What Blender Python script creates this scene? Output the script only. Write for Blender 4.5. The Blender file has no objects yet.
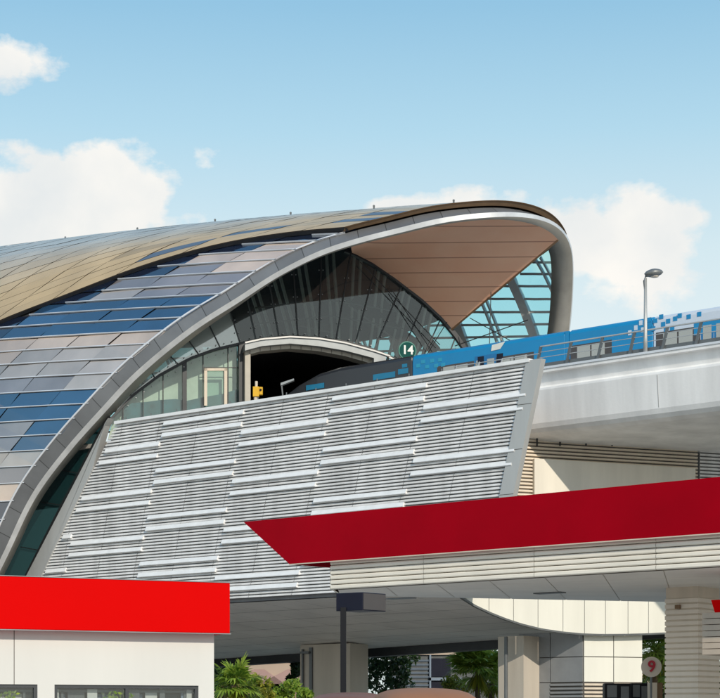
import bpy, bmesh, math, random
import numpy as np
from mathutils import Vector, Matrix
random.seed(7)
sc = bpy.context.scene
COL = sc.collection
F = 1800.0
CZ = 1.6
# ------------------------------------------------------------------ frames
O0 = np.array([9.3, 93.0, 0.0])
UD = np.array([.776, -.632, 0.0]); UD /= np.linalg.norm(UD)
VD = np.array([-UD[1], UD[0], 0.0])
def W(u, v, z): return O0 + UD*u + VD*v + np.array([0, 0, z])
def ray(px, py): return np.array([(px-360)/F, 1.0, (720-py)/F])
CAM = np.array([0, 0, CZ])
def hitp(px, py, p, n):
    r = ray(px, py); n = np.array(n, float)
    t = np.dot(np.array(p, float)-CAM, n)/np.dot(r, n)
    return CAM + r*t
def onv(px, py, v): return hitp(px, py, W(0, v, 0), VD)
def uvz(p):
    d = np.array(p)-O0
    return float(d@UD), float(d@VD), float(p[2])
def aty(px, py, Y): return CAM + ray(px, py)*Y
def proj(p):
    return 360+F*p[0]/p[1], 720-F*(p[2]-CZ)/p[1]
# ------------------------------------------------------------------ materials
def newmat(name):
    m = bpy.data.materials.new(name); m.use_nodes = True
    nt = m.node_tree; b = nt.nodes['Principled BSDF']
    return m, nt, b
def mat(name, col, rough=.5, metal=0.0, var=.12, scale=1.5, bump=0.0, bscale=8.0, streak=False, spec=.5, coat=0.0, emis=None):
    m, nt, b = newmat(name)
    N = nt.nodes; L = nt.links
    tc = N.new('ShaderNodeTexCoord')
    mp = N.new('ShaderNodeMapping'); L.new(tc.outputs['Object'], mp.inputs[0])
    if streak: mp.inputs['Scale'].default_value = (1, 1, .12)
    nz = N.new('ShaderNodeTexNoise'); nz.inputs['Scale'].default_value = scale
    nz.inputs['Detail'].default_value = 6; nz.inputs['Roughness'].default_value = .6
    L.new(mp.outputs[0], nz.inputs['Vector'])
    mr = N.new('ShaderNodeMapRange')
    mr.inputs[1].default_value = .3; mr.inputs[2].default_value = .7
    mr.inputs[3].default_value = 1-var; mr.inputs[4].default_value = 1+var*.5
    L.new(nz.outputs[0], mr.inputs[0])
    mx = N.new('ShaderNodeVectorMath'); mx.operation = 'SCALE'
    mx.inputs[0].default_value = col
    L.new(mr.outputs[0], mx.inputs['Scale'])
    L.new(mx.outputs[0], b.inputs['Base Color'])
    r2 = N.new('ShaderNodeMapRange'); r2.inputs[3].default_value = max(0, rough-.06); r2.inputs[4].default_value = rough+.08
    L.new(nz.outputs[0], r2.inputs[0]); L.new(r2.outputs[0], b.inputs['Roughness'])
    b.inputs['Metallic'].default_value = metal
    b.inputs['Specular IOR Level'].default_value = spec
    b.inputs['Coat Weight'].default_value = coat
    if bump:
        n2 = N.new('ShaderNodeTexNoise'); n2.inputs['Scale'].default_value = bscale; n2.inputs['Detail'].default_value = 4
        L.new(tc.outputs['Object'], n2.inputs['Vector'])
        bp = N.new('ShaderNodeBump'); bp.inputs['Strength'].default_value = bump; bp.inputs['Distance'].default_value = .05
        L.new(n2.outputs[0], bp.inputs['Height']); L.new(bp.outputs[0], b.inputs['Normal'])
    if emis:
        b.inputs['Emission Color'].default_value = (*emis[0], 1); b.inputs['Emission Strength'].default_value = emis[1]
    return m
def vcmat(name, rough, metal, var=.1, scale=.6, coat=0.0, bump=0.0):
    """panel material: colour from the face colour attribute, modulated by noise"""
    m, nt, b = newmat(name); N = nt.nodes; L = nt.links
    at = N.new('ShaderNodeAttribute'); at.attribute_name = 'Col'
    tc = N.new('ShaderNodeTexCoord')
    nz = N.new('ShaderNodeTexNoise'); nz.inputs['Scale'].default_value = scale; nz.inputs['Detail'].default_value = 5
    L.new(tc.outputs['Object'], nz.inputs['Vector'])
    mr = N.new('ShaderNodeMapRange'); mr.inputs[1].default_value = .3; mr.inputs[2].default_value = .7
    mr.inputs[3].default_value = 1-var; mr.inputs[4].default_value = 1+var
    L.new(nz.outputs[0], mr.inputs[0])
    mx = N.new('ShaderNodeVectorMath'); mx.operation = 'SCALE'
    L.new(at.outputs['Color'], mx.inputs[0]); L.new(mr.outputs[0], mx.inputs['Scale'])
    L.new(mx.outputs[0], b.inputs['Base Color'])
    b.inputs['Roughness'].default_value = rough; b.inputs['Metallic'].default_value = metal
    b.inputs['Coat Weight'].default_value = coat
    if bump:
        bp = N.new('ShaderNodeBump'); bp.inputs['Strength'].default_value = bump; bp.inputs['Distance'].default_value = .1
        L.new(nz.outputs[0], bp.inputs['Height']); L.new(bp.outputs[0], b.inputs['Normal'])
    return m
def glass(name, tint, gloss=.15, trans=.6, rough=.03, body=(.02, .03, .03)):
    m, nt, b = newmat(name); N = nt.nodes; L = nt.links
    out = N['Material Output']
    tr = N.new('ShaderNodeBsdfTransparent'); tr.inputs[0].default_value = (*tint, 1)
    b.inputs['Base Color'].default_value = (*body, 1); b.inputs['Roughness'].default_value = .3
    m1 = N.new('ShaderNodeMixShader'); m1.inputs[0].default_value = trans
    L.new(b.outputs[0], m1.inputs[1]); L.new(tr.outputs[0], m1.inputs[2])
    gl = N.new('ShaderNodeBsdfGlossy'); gl.inputs['Roughness'].default_value = rough
    gl.inputs[0].default_value = (.9, .95, .95, 1)
    fr = N.new('ShaderNodeFresnel'); fr.inputs[0].default_value = 1.5
    ad = N.new('ShaderNodeMath'); ad.operation = 'ADD'; ad.use_clamp = True; ad.inputs[1].default_value = gloss
    L.new(fr.outputs[0], ad.inputs[0])
    m2 = N.new('ShaderNodeMixShader'); L.new(ad.outputs[0], m2.inputs[0])
    L.new(m1.outputs[0], m2.inputs[1]); L.new(gl.outputs[0], m2.inputs[2])
    L.new(m2.outputs[0], out.inputs[0])
    return m
M = {}
M['louver'] = mat('weathered aluminium louvre', (.80, .79, .78), .45, .1, .20, 1.2, streak=True)
M['bar'] = mat('white aluminium bar', (.90, .89, .88), .4, .1, .08, 2)
M['gapdark'] = mat('dark cavity', (.28, .28, .29), .8, 0, .2)
M['trim'] = mat('grey metal trim', (.50, .50, .49), .4, .3, .12, .8, streak=True)
M['rimgrey'] = vcmat('grey rim cladding', .42, .35, .12, .5)
M['rimwhite'] = mat('pale metal lip', (.62, .63, .64), .4, .2, .18, 1.0)
M['rimunder'] = mat('rim underside metal', (.40, .375, .33), .4, .3, .15, .8)
M['shellglass'] = vcmat('shell glass panels', .14, .25, .25, .22, coat=1, bump=.8)
for n_ in M['shellglass'].node_tree.nodes:
    if n_.type == 'BSDF_PRINCIPLED': n_.inputs['Coat IOR'].default_value = 2.1; n_.inputs['Coat Roughness'].default_value = .05
M['gold'] = vcmat('champagne metal panels', .30, .35, .12, .3, bump=.3)
M['goldlip'] = mat('brown bronze edge', (.22, .14, .08), .45, .4, .15)
M['shellbase'] = mat('dark shell substructure', (.05, .05, .055), .6, .2, .2)
M['fin'] = mat('white glazing fin', (.72, .74, .78), .35, .2, .05)
M['steel'] = mat('grey painted steel', (.30, .32, .33), .4, .3, .15)
M['steeldark'] = mat('dark steel', (.035, .038, .042), .4, .3, .2)
M['steelmid'] = mat('mid grey steel', (.14, .15, .155), .4, .3, .2)
M['latsteel'] = mat('pale lattice steel', (.62, .63, .62), .5, 0, .1)
M['rib'] = mat('interior rib', (.42, .42, .40), .5, .1, .15)
M['cream'] = mat('cream metal panel', (.80, .79, .71), .45, 0, .07, .8, streak=True)
M['creamdark'] = mat('cream cladding', (.66, .57, .46), .5, 0, .12, 1.5, streak=True)
M['joint'] = mat('panel joint', (.10, .09, .08), .7)
M['concrete'] = mat('pale painted concrete', (.90, .89, .88), .7, 0, .2, .5, bump=.1, streak=True)
M['concrete2'] = mat('beige pier render', (.58, .52, .44), .8, 0, .12, .8, bump=.1, streak=True)
M['louvtan'] = mat('tan louvre', (.78, .68, .55), .5, 0, .12, 1.0)  # one even tan for the wall blades
M['belly'] = vcmat('soffit panels', .55, .05, .08, .4)
M['red'] = mat('bright red fascia', (.66, .0, .0), .5, 0, .03, .6, coat=.0, spec=.04)
M['redc'] = mat('shaded red fascia', (.36, .0, .008), .3, 0, .16, .3, coat=.0, spec=.04)  # darker red, with the canopy fascia's shade put into the colour
M['white'] = mat('white wall paint', (.66, .655, .62), .6, 0, .06, .7, streak=True)
M['winframe'] = mat('dark window frame', (.055, .06, .065), .4, .2)
M['blacksign'] = mat('black plastic', (.008, .009, .012), .45, spec=.2)
M['navy'] = mat('navy metal', (.010, .012, .026), .45, 0, .1, spec=.25)
M['trainblue'] = mat('train blue', (.0, .235, .50), .35, 0, .06, .5, coat=.1)
M['trainwhite'] = mat('train white', (.62, .68, .76), .35, 0, .06, .5)
M['traingrey'] = mat('train dark grey', (.030, .033, .04), .3, 0, .12, .5, coat=.2)
M['traincyan'] = mat('train cyan', (.008, .20, .36), .3)
M['trainwin'] = glass('train window', (.2, .2, .2), .12, .1, .05, (.36, .35, .31))
M['winband'] = mat('brown window band', (.07, .06, .058), .35)
M['black'] = mat('black void', (.004, .004, .005), .9)
M['yellow'] = mat('yellow enamel', (.75, .42, .01), .45)
M['asphalt'] = mat('asphalt', (.05, .05, .052), .9, 0, .3, .5, bump=.4, bscale=40)
M['sand'] = mat('sandy ground', (.40, .35, .28), .95, 0, .25, .05, bump=.4, bscale=2)
M['paving'] = mat('paving', (.45, .42, .38), .85, 0, .2, .5, bump=.2)
M['paint'] = mat('road paint', (.75, .75, .72), .7, 0, .2, 2)
M['pink'] = mat('pink render', (.42, .27, .23), .85, 0, .1, .4, streak=True)
M['beige'] = mat('beige render', (.52, .42, .34), .85, 0, .1, .4, streak=True)
M['bluegrey'] = mat('blue grey shutter', (.22, .28, .36), .6, 0, .1)
M['trunk'] = mat('palm trunk', (.16, .11, .07), .95, 0, .4, 3, bump=.8, bscale=6)
M['carpaint'] = mat('brown car paint', (.34, .15, .07), .5, .0, .08, coat=.0, spec=.25)
M['carpaint2'] = mat('dark bronze car paint', (.22, .09, .05), .4, .1, .05, coat=.05, spec=.3)
M['tyre'] = mat('tyre rubber', (.02, .02, .02), .9)
M['chrome'] = mat('alloy', (.5, .5, .52), .25, .9)
M['redlens'] = mat('red lens', (.4, .01, .01), .2)
M['letterwhite'] = mat('white letter', (.8, .82, .8), .5, 0, .02)
M['letterred'] = mat('red letter', (.42, .01, .03), .5, 0, .02)
M['green14'] = mat('dark green sign', (.012, .085, .075), .7, spec=.1)
M['greenring'] = mat('green ring', (.12, .30, .25), .6, spec=.2)
M['signwhite'] = mat('sign face', (.62, .56, .48), .6, 0, .05)
M['lampshell'] = mat('lamp head', (.20, .21, .21), .4, .4)
M['lamppost'] = mat('lamp post', (.50, .50, .48), .4, .4)
M['palespeck'] = mat('reflective strip', (.35, .55, .5), .3)
M['glasslight'] = glass('pale reflective glass', (.80, .92, .88), .05, .92, .03, (.30, .34, .33))
M['glassteal'] = glass('teal glass', (.3, .7, .7), .25, .35, .04, (.02, .10, .12))
M['glassfan'] = glass('sky toned glass', (.6, .75, .72), .22, .25, .04, (.36, .42, .40))  # sky reflection put into the pale body colour
M['glassdark'] = glass('dark end glass', (.68, .78, .75), .04, .84, .03, (.02, .02, .022))
M['glasssky'] = glass('tinted sky glass', (.50, .88, .92), .02, .97, .03, (.05, .2, .2))
M['glassstrip'] = glass('dark teal strip glass', (.2, .4, .4), .08, .1, .04, (.012, .05, .055))
M['kioskglass'] = glass('kiosk glass', (.85, .9, .9), .06, .9, .02)
M['carglass'] = glass('car glass', (.2, .2, .2), .1, .3, .02)
def leafmat(name, c1, c2):
    m, nt, b = newmat(name); N = nt.nodes; L = nt.links
    g = N.new('ShaderNodeObjectInfo'); ge = N.new('ShaderNodeNewGeometry')
    cr = N.new('ShaderNodeValToRGB'); cr.color_ramp.elements[0].color = (*c1, 1); cr.color_ramp.elements[1].color = (*c2, 1)
    L.new(ge.outputs['Random Per Island'], cr.inputs[0]); L.new(cr.outputs[0], b.inputs['Base Color'])
    b.inputs['Roughness'].default_value = .5
    out = N['Material Output']
    tl = N.new('ShaderNodeBsdfTranslucent'); L.new(cr.outputs[0], tl.inputs[0])
    mx = N.new('ShaderNodeMixShader'); mx.inputs[0].default_value = .3
    L.new(b.outputs[0], mx.inputs[1]); L.new(tl.outputs[0], mx.inputs[2]); L.new(mx.outputs[0], out.inputs[0])
    return m
M['palmleaf'] = leafmat('palm frond', (.09, .19, .015), (.32, .42, .05))
M['palmsunlit'] = leafmat('sunlit palm frond', (.14, .26, .03), (.45, .55, .10))  # brighter copy of the frond, sunlight put into the leaf colour
M['leafdark'] = leafmat('dark leaf', (.012, .035, .012), (.045, .09, .025))
M['leafyel'] = leafmat('yellow green leaf', (.12, .17, .015), (.34, .32, .03))
# terracotta soffit with seams
def soffitmat():
    m, nt, b = newmat('terracotta soffit'); N = nt.nodes; L = nt.links
    uv = N.new('ShaderNodeUVMap')
    sp = N.new('ShaderNodeSeparateXYZ'); L.new(uv.outputs[0], sp.inputs[0])
    def lines(out, n, w):
        a = N.new('ShaderNodeMath'); a.operation = 'MULTIPLY'; a.inputs[1].default_value = n; L.new(out, a.inputs[0])
        f = N.new('ShaderNodeMath'); f.operation = 'FRACT'; L.new(a.outputs[0], f.inputs[0])
        l = N.new('ShaderNodeMath'); l.operation = 'LESS_THAN'; l.inputs[1].default_value = w; L.new(f.outputs[0], l.inputs[0])
        return l.outputs[0]
    l1 = lines(sp.outputs['Y'], 1.0, .06); l2 = lines(sp.outputs['X'], 1.0, .0)
    mxx = N.new('ShaderNodeMath'); mxx.operation = 'MAXIMUM'; L.new(l1, mxx.inputs[0]); L.new(l2, mxx.inputs[1])
    nz = N.new('ShaderNodeTexNoise'); nz.inputs['Scale'].default_value = .35; nz.inputs['Detail'].default_value = 5
    tc = N.new('ShaderNodeTexCoord'); L.new(tc.outputs['Object'], nz.inputs['Vector'])
    cr = N.new('ShaderNodeValToRGB'); cr.color_ramp.elements[0].position = .35; cr.color_ramp.elements[1].position = .65
    cr.color_ramp.elements[0].color = (.92, .49, .31, 1); cr.color_ramp.elements[1].color = (.96, .56, .37, 1)
    L.new(nz.outputs[0], cr.inputs[0])
    mix = N.new('ShaderNodeMixRGB'); mix.inputs[2].default_value = (.50, .24, .16, 1)
    L.new(mxx.outputs[0], mix.inputs[0]); L.new(cr.outputs[0], mix.inputs[1]); L.new(mix.outputs[0], b.inputs['Base Color'])
    b.inputs['Roughness'].default_value = .55
    return m
M['soffit'] = soffitmat()
# ------------------------------------------------------------------ builder
class MB:
    def __init__(s): s.v = []; s.f = []; s.mi = []; s.c = []; s.uv = []
    def face(s, pts, mi=0, col=None, uv=None):
        n = len(s.v); s.v += [tuple(map(float, p)) for p in pts]
        s.f.append(tuple(range(n, n+len(pts)))); s.mi.append(mi); s.c.append(col or (1, 1, 1)); s.uv.append(uv)
    def mesh(s, verts, faces, mi=0, col=None):
        n = len(s.v); s.v += [tuple(map(float, p)) for p in verts]
        for f in faces: s.f.append(tuple(n+i for i in f)); s.mi.append(mi); s.c.append(col or (1, 1, 1)); s.uv.append(None)
    def hexa(s, p, mi=0, col=None):   # 8 points: bottom 4, top 4
        s.mesh(p, [(3, 2, 1, 0), (4, 5, 6, 7), (0, 1, 5, 4), (1, 2, 6, 5), (2, 3, 7, 6), (3, 0, 4, 7)], mi, col)
    def box(s, lo, hi, fn=None, mi=0, col=None):
        x0, y0, z0 = lo; x1, y1, z1 = hi
        p = [(x0, y0, z0), (x1, y0, z0), (x1, y1, z0), (x0, y1, z0), (x0, y0, z1), (x1, y0, z1), (x1, y1, z1), (x0, y1, z1)]
        if fn: p = [fn(*q) for q in p]
        s.hexa(p, mi, col)
    def prism(s, poly, off, mi=0, col=None):    # poly: points; extruded by the vector off
        poly = [np.array(p, float) for p in poly]; n = len(poly); off = np.array(off, float)
        vs = poly+[p+off for p in poly]
        fs = [tuple(range(n)), tuple(range(2*n-1, n-1, -1))]+[(i, i+n, (i+1) % n+n, (i+1) % n) for i in range(n)]
        s.mesh(vs, fs, mi, col)
    def tube(s, pts, r, n=6, mi=0, cap=True):
        pts = [np.array(p, float) for p in pts]
        if not hasattr(r, '__len__'): r = [r]*len(pts)
        rings = []
        for i, p in enumerate(pts):
            d = pts[min(i+1, len(pts)-1)]-pts[max(i-1, 0)]; d /= (np.linalg.norm(d)+1e-9)
            a = np.array([0, 0, 1.]) if abs(d[2]) < .9 else np.array([1., 0, 0])
            x = np.cross(a, d); x /= np.linalg.norm(x); y = np.cross(d, x)
            rings.append([p+r[i]*(math.cos(2*math.pi*(k+.5)/n)*x+math.sin(2*math.pi*(k+.5)/n)*y) for k in range(n)])
        vs = [q for R in rings for q in R]; fs = []
        for i in range(len(pts)-1):
            for k in range(n):
                fs.append((i*n+k, i*n+(k+1) % n, (i+1)*n+(k+1) % n, (i+1)*n+k))
        if cap: fs.append(tuple(range(n-1, -1, -1))); fs.append(tuple((len(pts)-1)*n+k for k in range(n)))
        s.mesh(vs, fs, mi)
    def bar(s, a, b, w, h, up=(0, 0, 1), mi=0):  # rectangular bar
        a = np.array(a, float); b = np.array(b, float); d = b-a; d /= np.linalg.norm(d)
        up = np.array(up, float); x = np.cross(d, up); x /= np.linalg.norm(x); y = np.cross(x, d)
        c = [(-.5, -.5), (.5, -.5), (.5, .5), (-.5, .5)]
        s.hexa([a+x*w*i+y*h*j for i, j in c]+[b+x*w*i+y*h*j for i, j in c], mi)
    def sphere(s, c, r, n=8, mi=0, sc=(1, 1, 1)):
        vs = []; fs = []
        for i in range(n//2+1):
            th = math.pi*i/(n//2)
            for k in range(n):
                ph = 2*math.pi*k/n
                vs.append((c[0]+r*sc[0]*math.sin(th)*math.cos(ph), c[1]+r*sc[1]*math.sin(th)*math.sin(ph), c[2]+r*sc[2]*math.cos(th)))
        for i in range(n//2):
            for k in range(n): fs.append((i*n+k, (i+1)*n+k, (i+1)*n+(k+1) % n, i*n+(k+1) % n))
        s.mesh(vs, fs, mi)
    def mark(s): s.marks = getattr(s, 'marks', [])+[(len(s.v), len(s.f))]; return s
    def build_each(s, name, mats, parent=None, **kw):
        mk = s.marks+[(len(s.v), len(s.f))]; out = []
        for (v0, f0), (v1, f1) in zip(mk[:-1], mk[1:]):
            if f1 == f0: continue
            q = MB(); q.v = s.v[v0:v1]; q.f = [tuple(i-v0 for i in f) for f in s.f[f0:f1]]; q.mi = s.mi[f0:f1]; q.c = s.c[f0:f1]; q.uv = s.uv[f0:f1]
            out.append(q.build(name, mats, parent, **kw))
        return out
    def build(s, name, mats, parent=None, smooth=False, weld=False, bevel=0):
        me = bpy.data.meshes.new(name)
        off = np.array(parent['_w']) if parent is not None and '_w' in parent else np.zeros(3)
        me.from_pydata([tuple(np.array(p)-off) for p in s.v], [], s.f)
        if not isinstance(mats, (list, tuple)): mats = [mats]
        for m in mats: me.materials.append(M[m] if isinstance(m, str) else m)
        me.polygons.foreach_set('material_index', s.mi)
        ca = me.color_attributes.new('Col', 'FLOAT_COLOR', 'CORNER')
        buf = []
        for p, c in zip(me.polygons, s.c):
            buf += [c[0], c[1], c[2], 1.0]*p.loop_total
        ca.data.foreach_set('color', buf)
        if any(u is not None for u in s.uv):
            ul = me.uv_layers.new(name='UVMap'); b2 = []
            for p, u in zip(me.polygons, s.uv):
                for k in range(p.loop_total): b2 += list(u[k]) if u else [0, 0]
            ul.data.foreach_set('uv', b2)
        if weld:
            bm = bmesh.new(); bm.from_mesh(me); bmesh.ops.remove_doubles(bm, verts=bm.verts, dist=1e-3)
            bmesh.ops.recalc_face_normals(bm, faces=bm.faces); bm.to_mesh(me); bm.free()
        if smooth: me.polygons.foreach_set('use_smooth', [True]*len(me.polygons))
        me.update()
        o = bpy.data.objects.new(name, me); COL.objects.link(o)
        if parent is not None: o.parent = parent
        o['_w'] = [float(a) for a in off]
        if bevel:
            md = o.modifiers.new('bevel', 'BEVEL'); md.width = bevel; md.segments = 2; md.limit_method = 'ANGLE'
        return o
WPOS = {}
def thing(name, label, cat, loc, group=None):
    o = bpy.data.objects.new(name, None); COL.objects.link(o)
    o.location = tuple(map(float, loc)); o['_w'] = [float(a) for a in loc]
    o.empty_display_size = .3
    o['label'] = label; o['category'] = cat
    if group: o['group'] = group
    return o
def tag(o, label, cat, group=None):
    o['label'] = label; o['category'] = cat
    if group: o['group'] = group
    return o
def struct(o): o['kind'] = 'structure'; return o
def lerp(a, b, t): return a+(b-a)*t
def textmesh(txt, size, center, right, up, depth, name, m, parent, bold=0.0):
    cu = bpy.data.curves.new(name, 'FONT'); cu.body = txt; cu.size = size; cu.extrude = depth; cu.offset = bold
    cu.align_x = 'CENTER'; cu.align_y = 'CENTER'
    tmp = bpy.data.objects.new(name, cu); COL.objects.link(tmp)
    dg = bpy.context.evaluated_depsgraph_get(); dg.update()
    me = bpy.data.meshes.new_from_object(tmp.evaluated_get(dg))
    bpy.data.objects.remove(tmp)
    right = np.array(right, float); up = np.array(up, float); nrm = np.cross(right, up)
    off = np.array(parent['_w']) if parent is not None else np.zeros(3)
    for v in me.vertices:
        x, y, z = v.co; v.co = tuple(np.array(center)+right*x+up*y+nrm*z-off)
    me.materials.clear(); me.materials.append(M[m])
    o = bpy.data.objects.new(name, me); COL.objects.link(o)
    if parent is not None: o.parent = parent
    return o
# ================================================================== STATION
ST = thing('metro_station', 'curved shell metro station with gold roof and louvred base behind the fuel station', 'station', W(-20, 8, 0))
# ---- rim curve (u,v,z)
rimpx = [(-42, 712, -2.6), (-33, 660, -2.5), (-18, 605, -2.3), (7, 552, -2), (34, 496, -1.6), (69, 449, -1), (103, 411, -.3), (137, 375, .6), (192, 330, 2.1), (240, 299.5, 3.6),
         (276, 276, 4.8), (320, 254, 6.1), (360, 241, 7.3), (394, 232.5, 8.5), (446, 220.5, 10.5), (497, 215.5, 13), (532, 218, 15.5),
         (554, 226, 17.3), (567, 240, 19), (571.5, 259, 20.3), (571, 293, 21.7), (568, 328, 22.5), (564, 352, 22.9), (559, 375, 23.2)]
RP = np.array([uvz(onv(x, y, v)) for x, y, v in rimpx])
seg = np.r_[0, np.cumsum(np.linalg.norm(np.diff(RP, axis=0), axis=1))]
def catmull(xs, Y, x):
    i = int(np.clip(np.searchsorted(xs, x)-1, 0, len(xs)-2))
    h = xs[i+1]-xs[i]; t = (x-xs[i])/h
    def m(k):
        if k == 0: return (Y[1]-Y[0])/(xs[1]-xs[0])
        if k == len(xs)-1: return (Y[-1]-Y[-2])/(xs[-1]-xs[-2])
        return (Y[k+1]-Y[k-1])/(xs[k+1]-xs[k-1])
    return (2*t**3-3*t**2+1)*Y[i]+(t**3-2*t**2+t)*h*m(i)+(-2*t**3+3*t**2)*Y[i+1]+(t**3-t**2)*h*m(i+1)
NT = 400
TT = np.linspace(0, 1, NT+1)
RC = np.array([catmull(seg, RP, t*seg[-1]) for t in TT])
ker = np.hanning(19); ker /= ker.sum()
for k in range(3):
    pad = np.r_[2*RC[0, k]-RC[9:0:-1, k], RC[:, k], 2*RC[-1, k]-RC[-2:-11:-1, k]]
    RC[:, k] = np.convolve(pad, ker, 'valid')
LEN = seg[-1]
def R(t):
    x = np.clip(t, 0, 1)*NT; i = int(min(x, NT-1)); return RC[i]+(RC[i+1]-RC[i])*(x-i)
dR = np.gradient(RC, axis=0)
NV = np.stack([-dR[:, 2], dR[:, 1]], 1); NV /= np.linalg.norm(NV, axis=1)[:, None]
for k in range(2):
    pad = np.r_[np.full(30, NV[0, k]), NV[:, k], np.full(30, NV[-1, k])]
    kk = np.hanning(61); kk /= kk.sum(); NV[:, k] = np.convolve(pad, kk, 'valid')
def nrm2(t):
    x = np.clip(t, 0, 1)*NT; i = int(min(x, NT-1)); n = NV[i]+(NV[i+1]-NV[i])*(x-i); return n/np.linalg.norm(n)
UEND = -120.0
GROW = 6.6
def frame(t):
    x = int(round(np.clip(t, 0, 1)*NT)); T = dR[x]/np.linalg.norm(dR[x])
    A = np.array([1., 0, 0]); A = A-T*(A@T); A /= np.linalg.norm(A)
    N = np.cross(T, A)
    n2 = nrm2(t)
    if N[1]*n2[0]+N[2]*n2[1] < 0: N = -N
    return T, A, N
def Soff(t, s, off=0.0):
    """shell surface, uvz coordinates; s in 0..1 runs back along the tracks"""
    r = R(t); n = nrm2(t); L = r[0]-UEND
    ss = max(s, 0)
    g = GROW*(2.1*ss-1.25*ss**2)
    T, A, N = frame(t)
    base = r+N*.68-A*.60
    return np.array([base[0]-s*L, base[1]+n[0]*(g+off), base[2]+n[1]*(g+off)])
def S(t, s, off=0.0): return W(*Soff(t, s, off))
# ---- rim
prof = [(-.75, .80), (0.0, .22), (.06, -.06), (-.35, -.62), (-1.5, -.85)]
prof = [(-.75, .80), (0.0, .24), (.06, -.14), (-.35, -.95), (-1.5, -1.15)]
profT = [(-.70, .62), (0.0, .20), (.04, -.10), (-.06, -.20), (-.7, -.26)]
profF = [(-.75, .60), (0.0, .30), (.06, .05), (-.25, -.38), (-1.2, -.52)]
def smooth(a, b, x):
    x = min(1, max(0, (x-a)/(b-a))); return x*x*(3-2*x)
def rp(t, k):
    r = R(t); T, A, N = frame(t)
    w1 = smooth(.33, .58, t); w2 = smooth(.74, .86, t)
    a = lerp(lerp(prof[k][0], profT[k][0], w1), profF[k][0], w2); n = lerp(lerp(prof[k][1], profT[k][1], w1), profF[k][1], w2)
    return W(*(r+A*a+N*n))
b1, b2, b3 = MB(), MB(), MB()
nseg = int(LEN/1.75)
t0 = 0
for i in range(nseg):
    g = random.uniform(.90, 1.08)*.19; c = (g*.98, g, g*1.04)
    ta, tb = i/nseg, (i+1)/nseg
    sub = 4
    for k in range(sub):
        x0, x1 = lerp(ta, tb, k/sub), lerp(ta, tb, (k+1)/sub)
        xa = x0 if k else x0+.0007; 
        b1.face([rp(xa, 0), rp(x1, 0), rp(x1, 1), rp(xa, 1)], 0, c)
        if k == 0: b1.face([rp(x0, 0), rp(xa, 0), rp(xa, 1), rp(x0, 1)], 0, (.06, .06, .06))
        b2.face([rp(x0, 1), rp(x1, 1), rp(x1, 2), rp(x0, 2)])
        b3.face([rp(x0, 2), rp(x1, 2), rp(x1, 3), rp(x0, 3)])
        b3.face([rp(x0, 3), rp(x1, 3), rp(x1, 4), rp(x0, 4)])
        b3.face([rp(x0, 4), rp(x1, 4), rp(x1, 0), rp(x0, 0)])
rim = b1.build('arch_rim', 'rimgrey', ST, weld=True)
b2.build('rim_lip', 'rimwhite', rim, smooth=True, weld=True)
b3.build('rim_underside', 'rimunder', rim, smooth=True, weld=True)
rim_parent_fix = [rim]
# ---- find t for given s such that projection crosses a polyline
def ply(poly, x):
    xs = [p[0] for p in poly]; ys = [p[1] for p in poly]
    if x < xs[0]: return ys[0]+(x-xs[0])*(ys[1]-ys[0])/(xs[1]-xs[0])
    if x > xs[-1]: return ys[-1]+(x-xs[-1])*(ys[-1]-ys[-2])/(xs[-1]-xs[-2])
    return float(np.interp(x, xs, ys))
gold_edge = [(-60, 356), (0, 324), (69, 295), (137, 270), (200, 257), (240, 247), (269, 238), (337, 224), (396, 212), (440, 207), (470, 203)]
lat_edge = [(250, 345), (400, 338), (450, 318), (560, 240)]
def findt(s, poly, lo, hi, sgn, off=0):
    best = None
    pt = pd = None
    for t in np.linspace(lo, hi, 160):
        x, y = proj(S(t, s, off)); d = (y-ply(poly, x))*sgn
        if d <= 0: return t if pd is None else pt+(t-pt)*pd/(pd-d)
        pt, pd = t, d
    return hi
NC = 26
sgrid = [(i/NC)**1.0 for i in range(NC+1)]
SF = np.linspace(0, 1, 105)**1.6
tg = [findt(s, gold_edge, .2, .62, 1) for s in SF]
pf_ = np.polyfit(SF, tg, 9, w=np.r_[[4]*3, np.ones(len(SF)-3)])
tg = list(np.polyval(pf_, SF))
def tedge_gold(s): return float(np.interp(s, SF, tg))
tl = []
for s in SF:
    # on the far side, coming down from the top: projected y grows past the edge line
    tt = 0.80
    for t in np.linspace(.66, .97, 200):
        x, y = proj(S(t, s)); 
        if y-ply(lat_edge, x) >= 0: tt = t; break
    else: tt = .85
    tl.append(tt)
tl = np.convolve(np.r_[[tl[0]]*4, tl, [tl[-1]]*4], np.ones(9)/9, 'valid')
tl = np.polyval(np.polyfit(SF, tl, 8), SF)
def tedge_lat(s): return float(np.interp(s, SF, tl))
print('gold t', [round(x, 3) for x in tg[::10]]); print('lat t', [round(float(x), 3) for x in tl[::10]])
print('ridge', [tuple(round(c) for c in min((proj(S(t, s)) for t in np.linspace(.3, .8, 60)), key=lambda q: q[1])) for s in (0, .1, .2, .3, .4, .5, .6)])
# ---- base shell (dark substructure), from near ground to lattice edge
b = MB()
NTG = 90
rows = []
for s in SF:
    te = tedge_lat(s)
    rows.append([S(lerp(.012, te, k/NTG), s, -.12) for k in range(NTG+1)])
n = NTG+1
b.mesh([p for r in rows for p in r], [(i*n+k, i*n+k+1, (i+1)*n+k+1, (i+1)*n+k) for i in range(len(SF)-1) for k in range(NTG)])
b.build('shell_structure', 'shellbase', ST, smooth=True)
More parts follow.
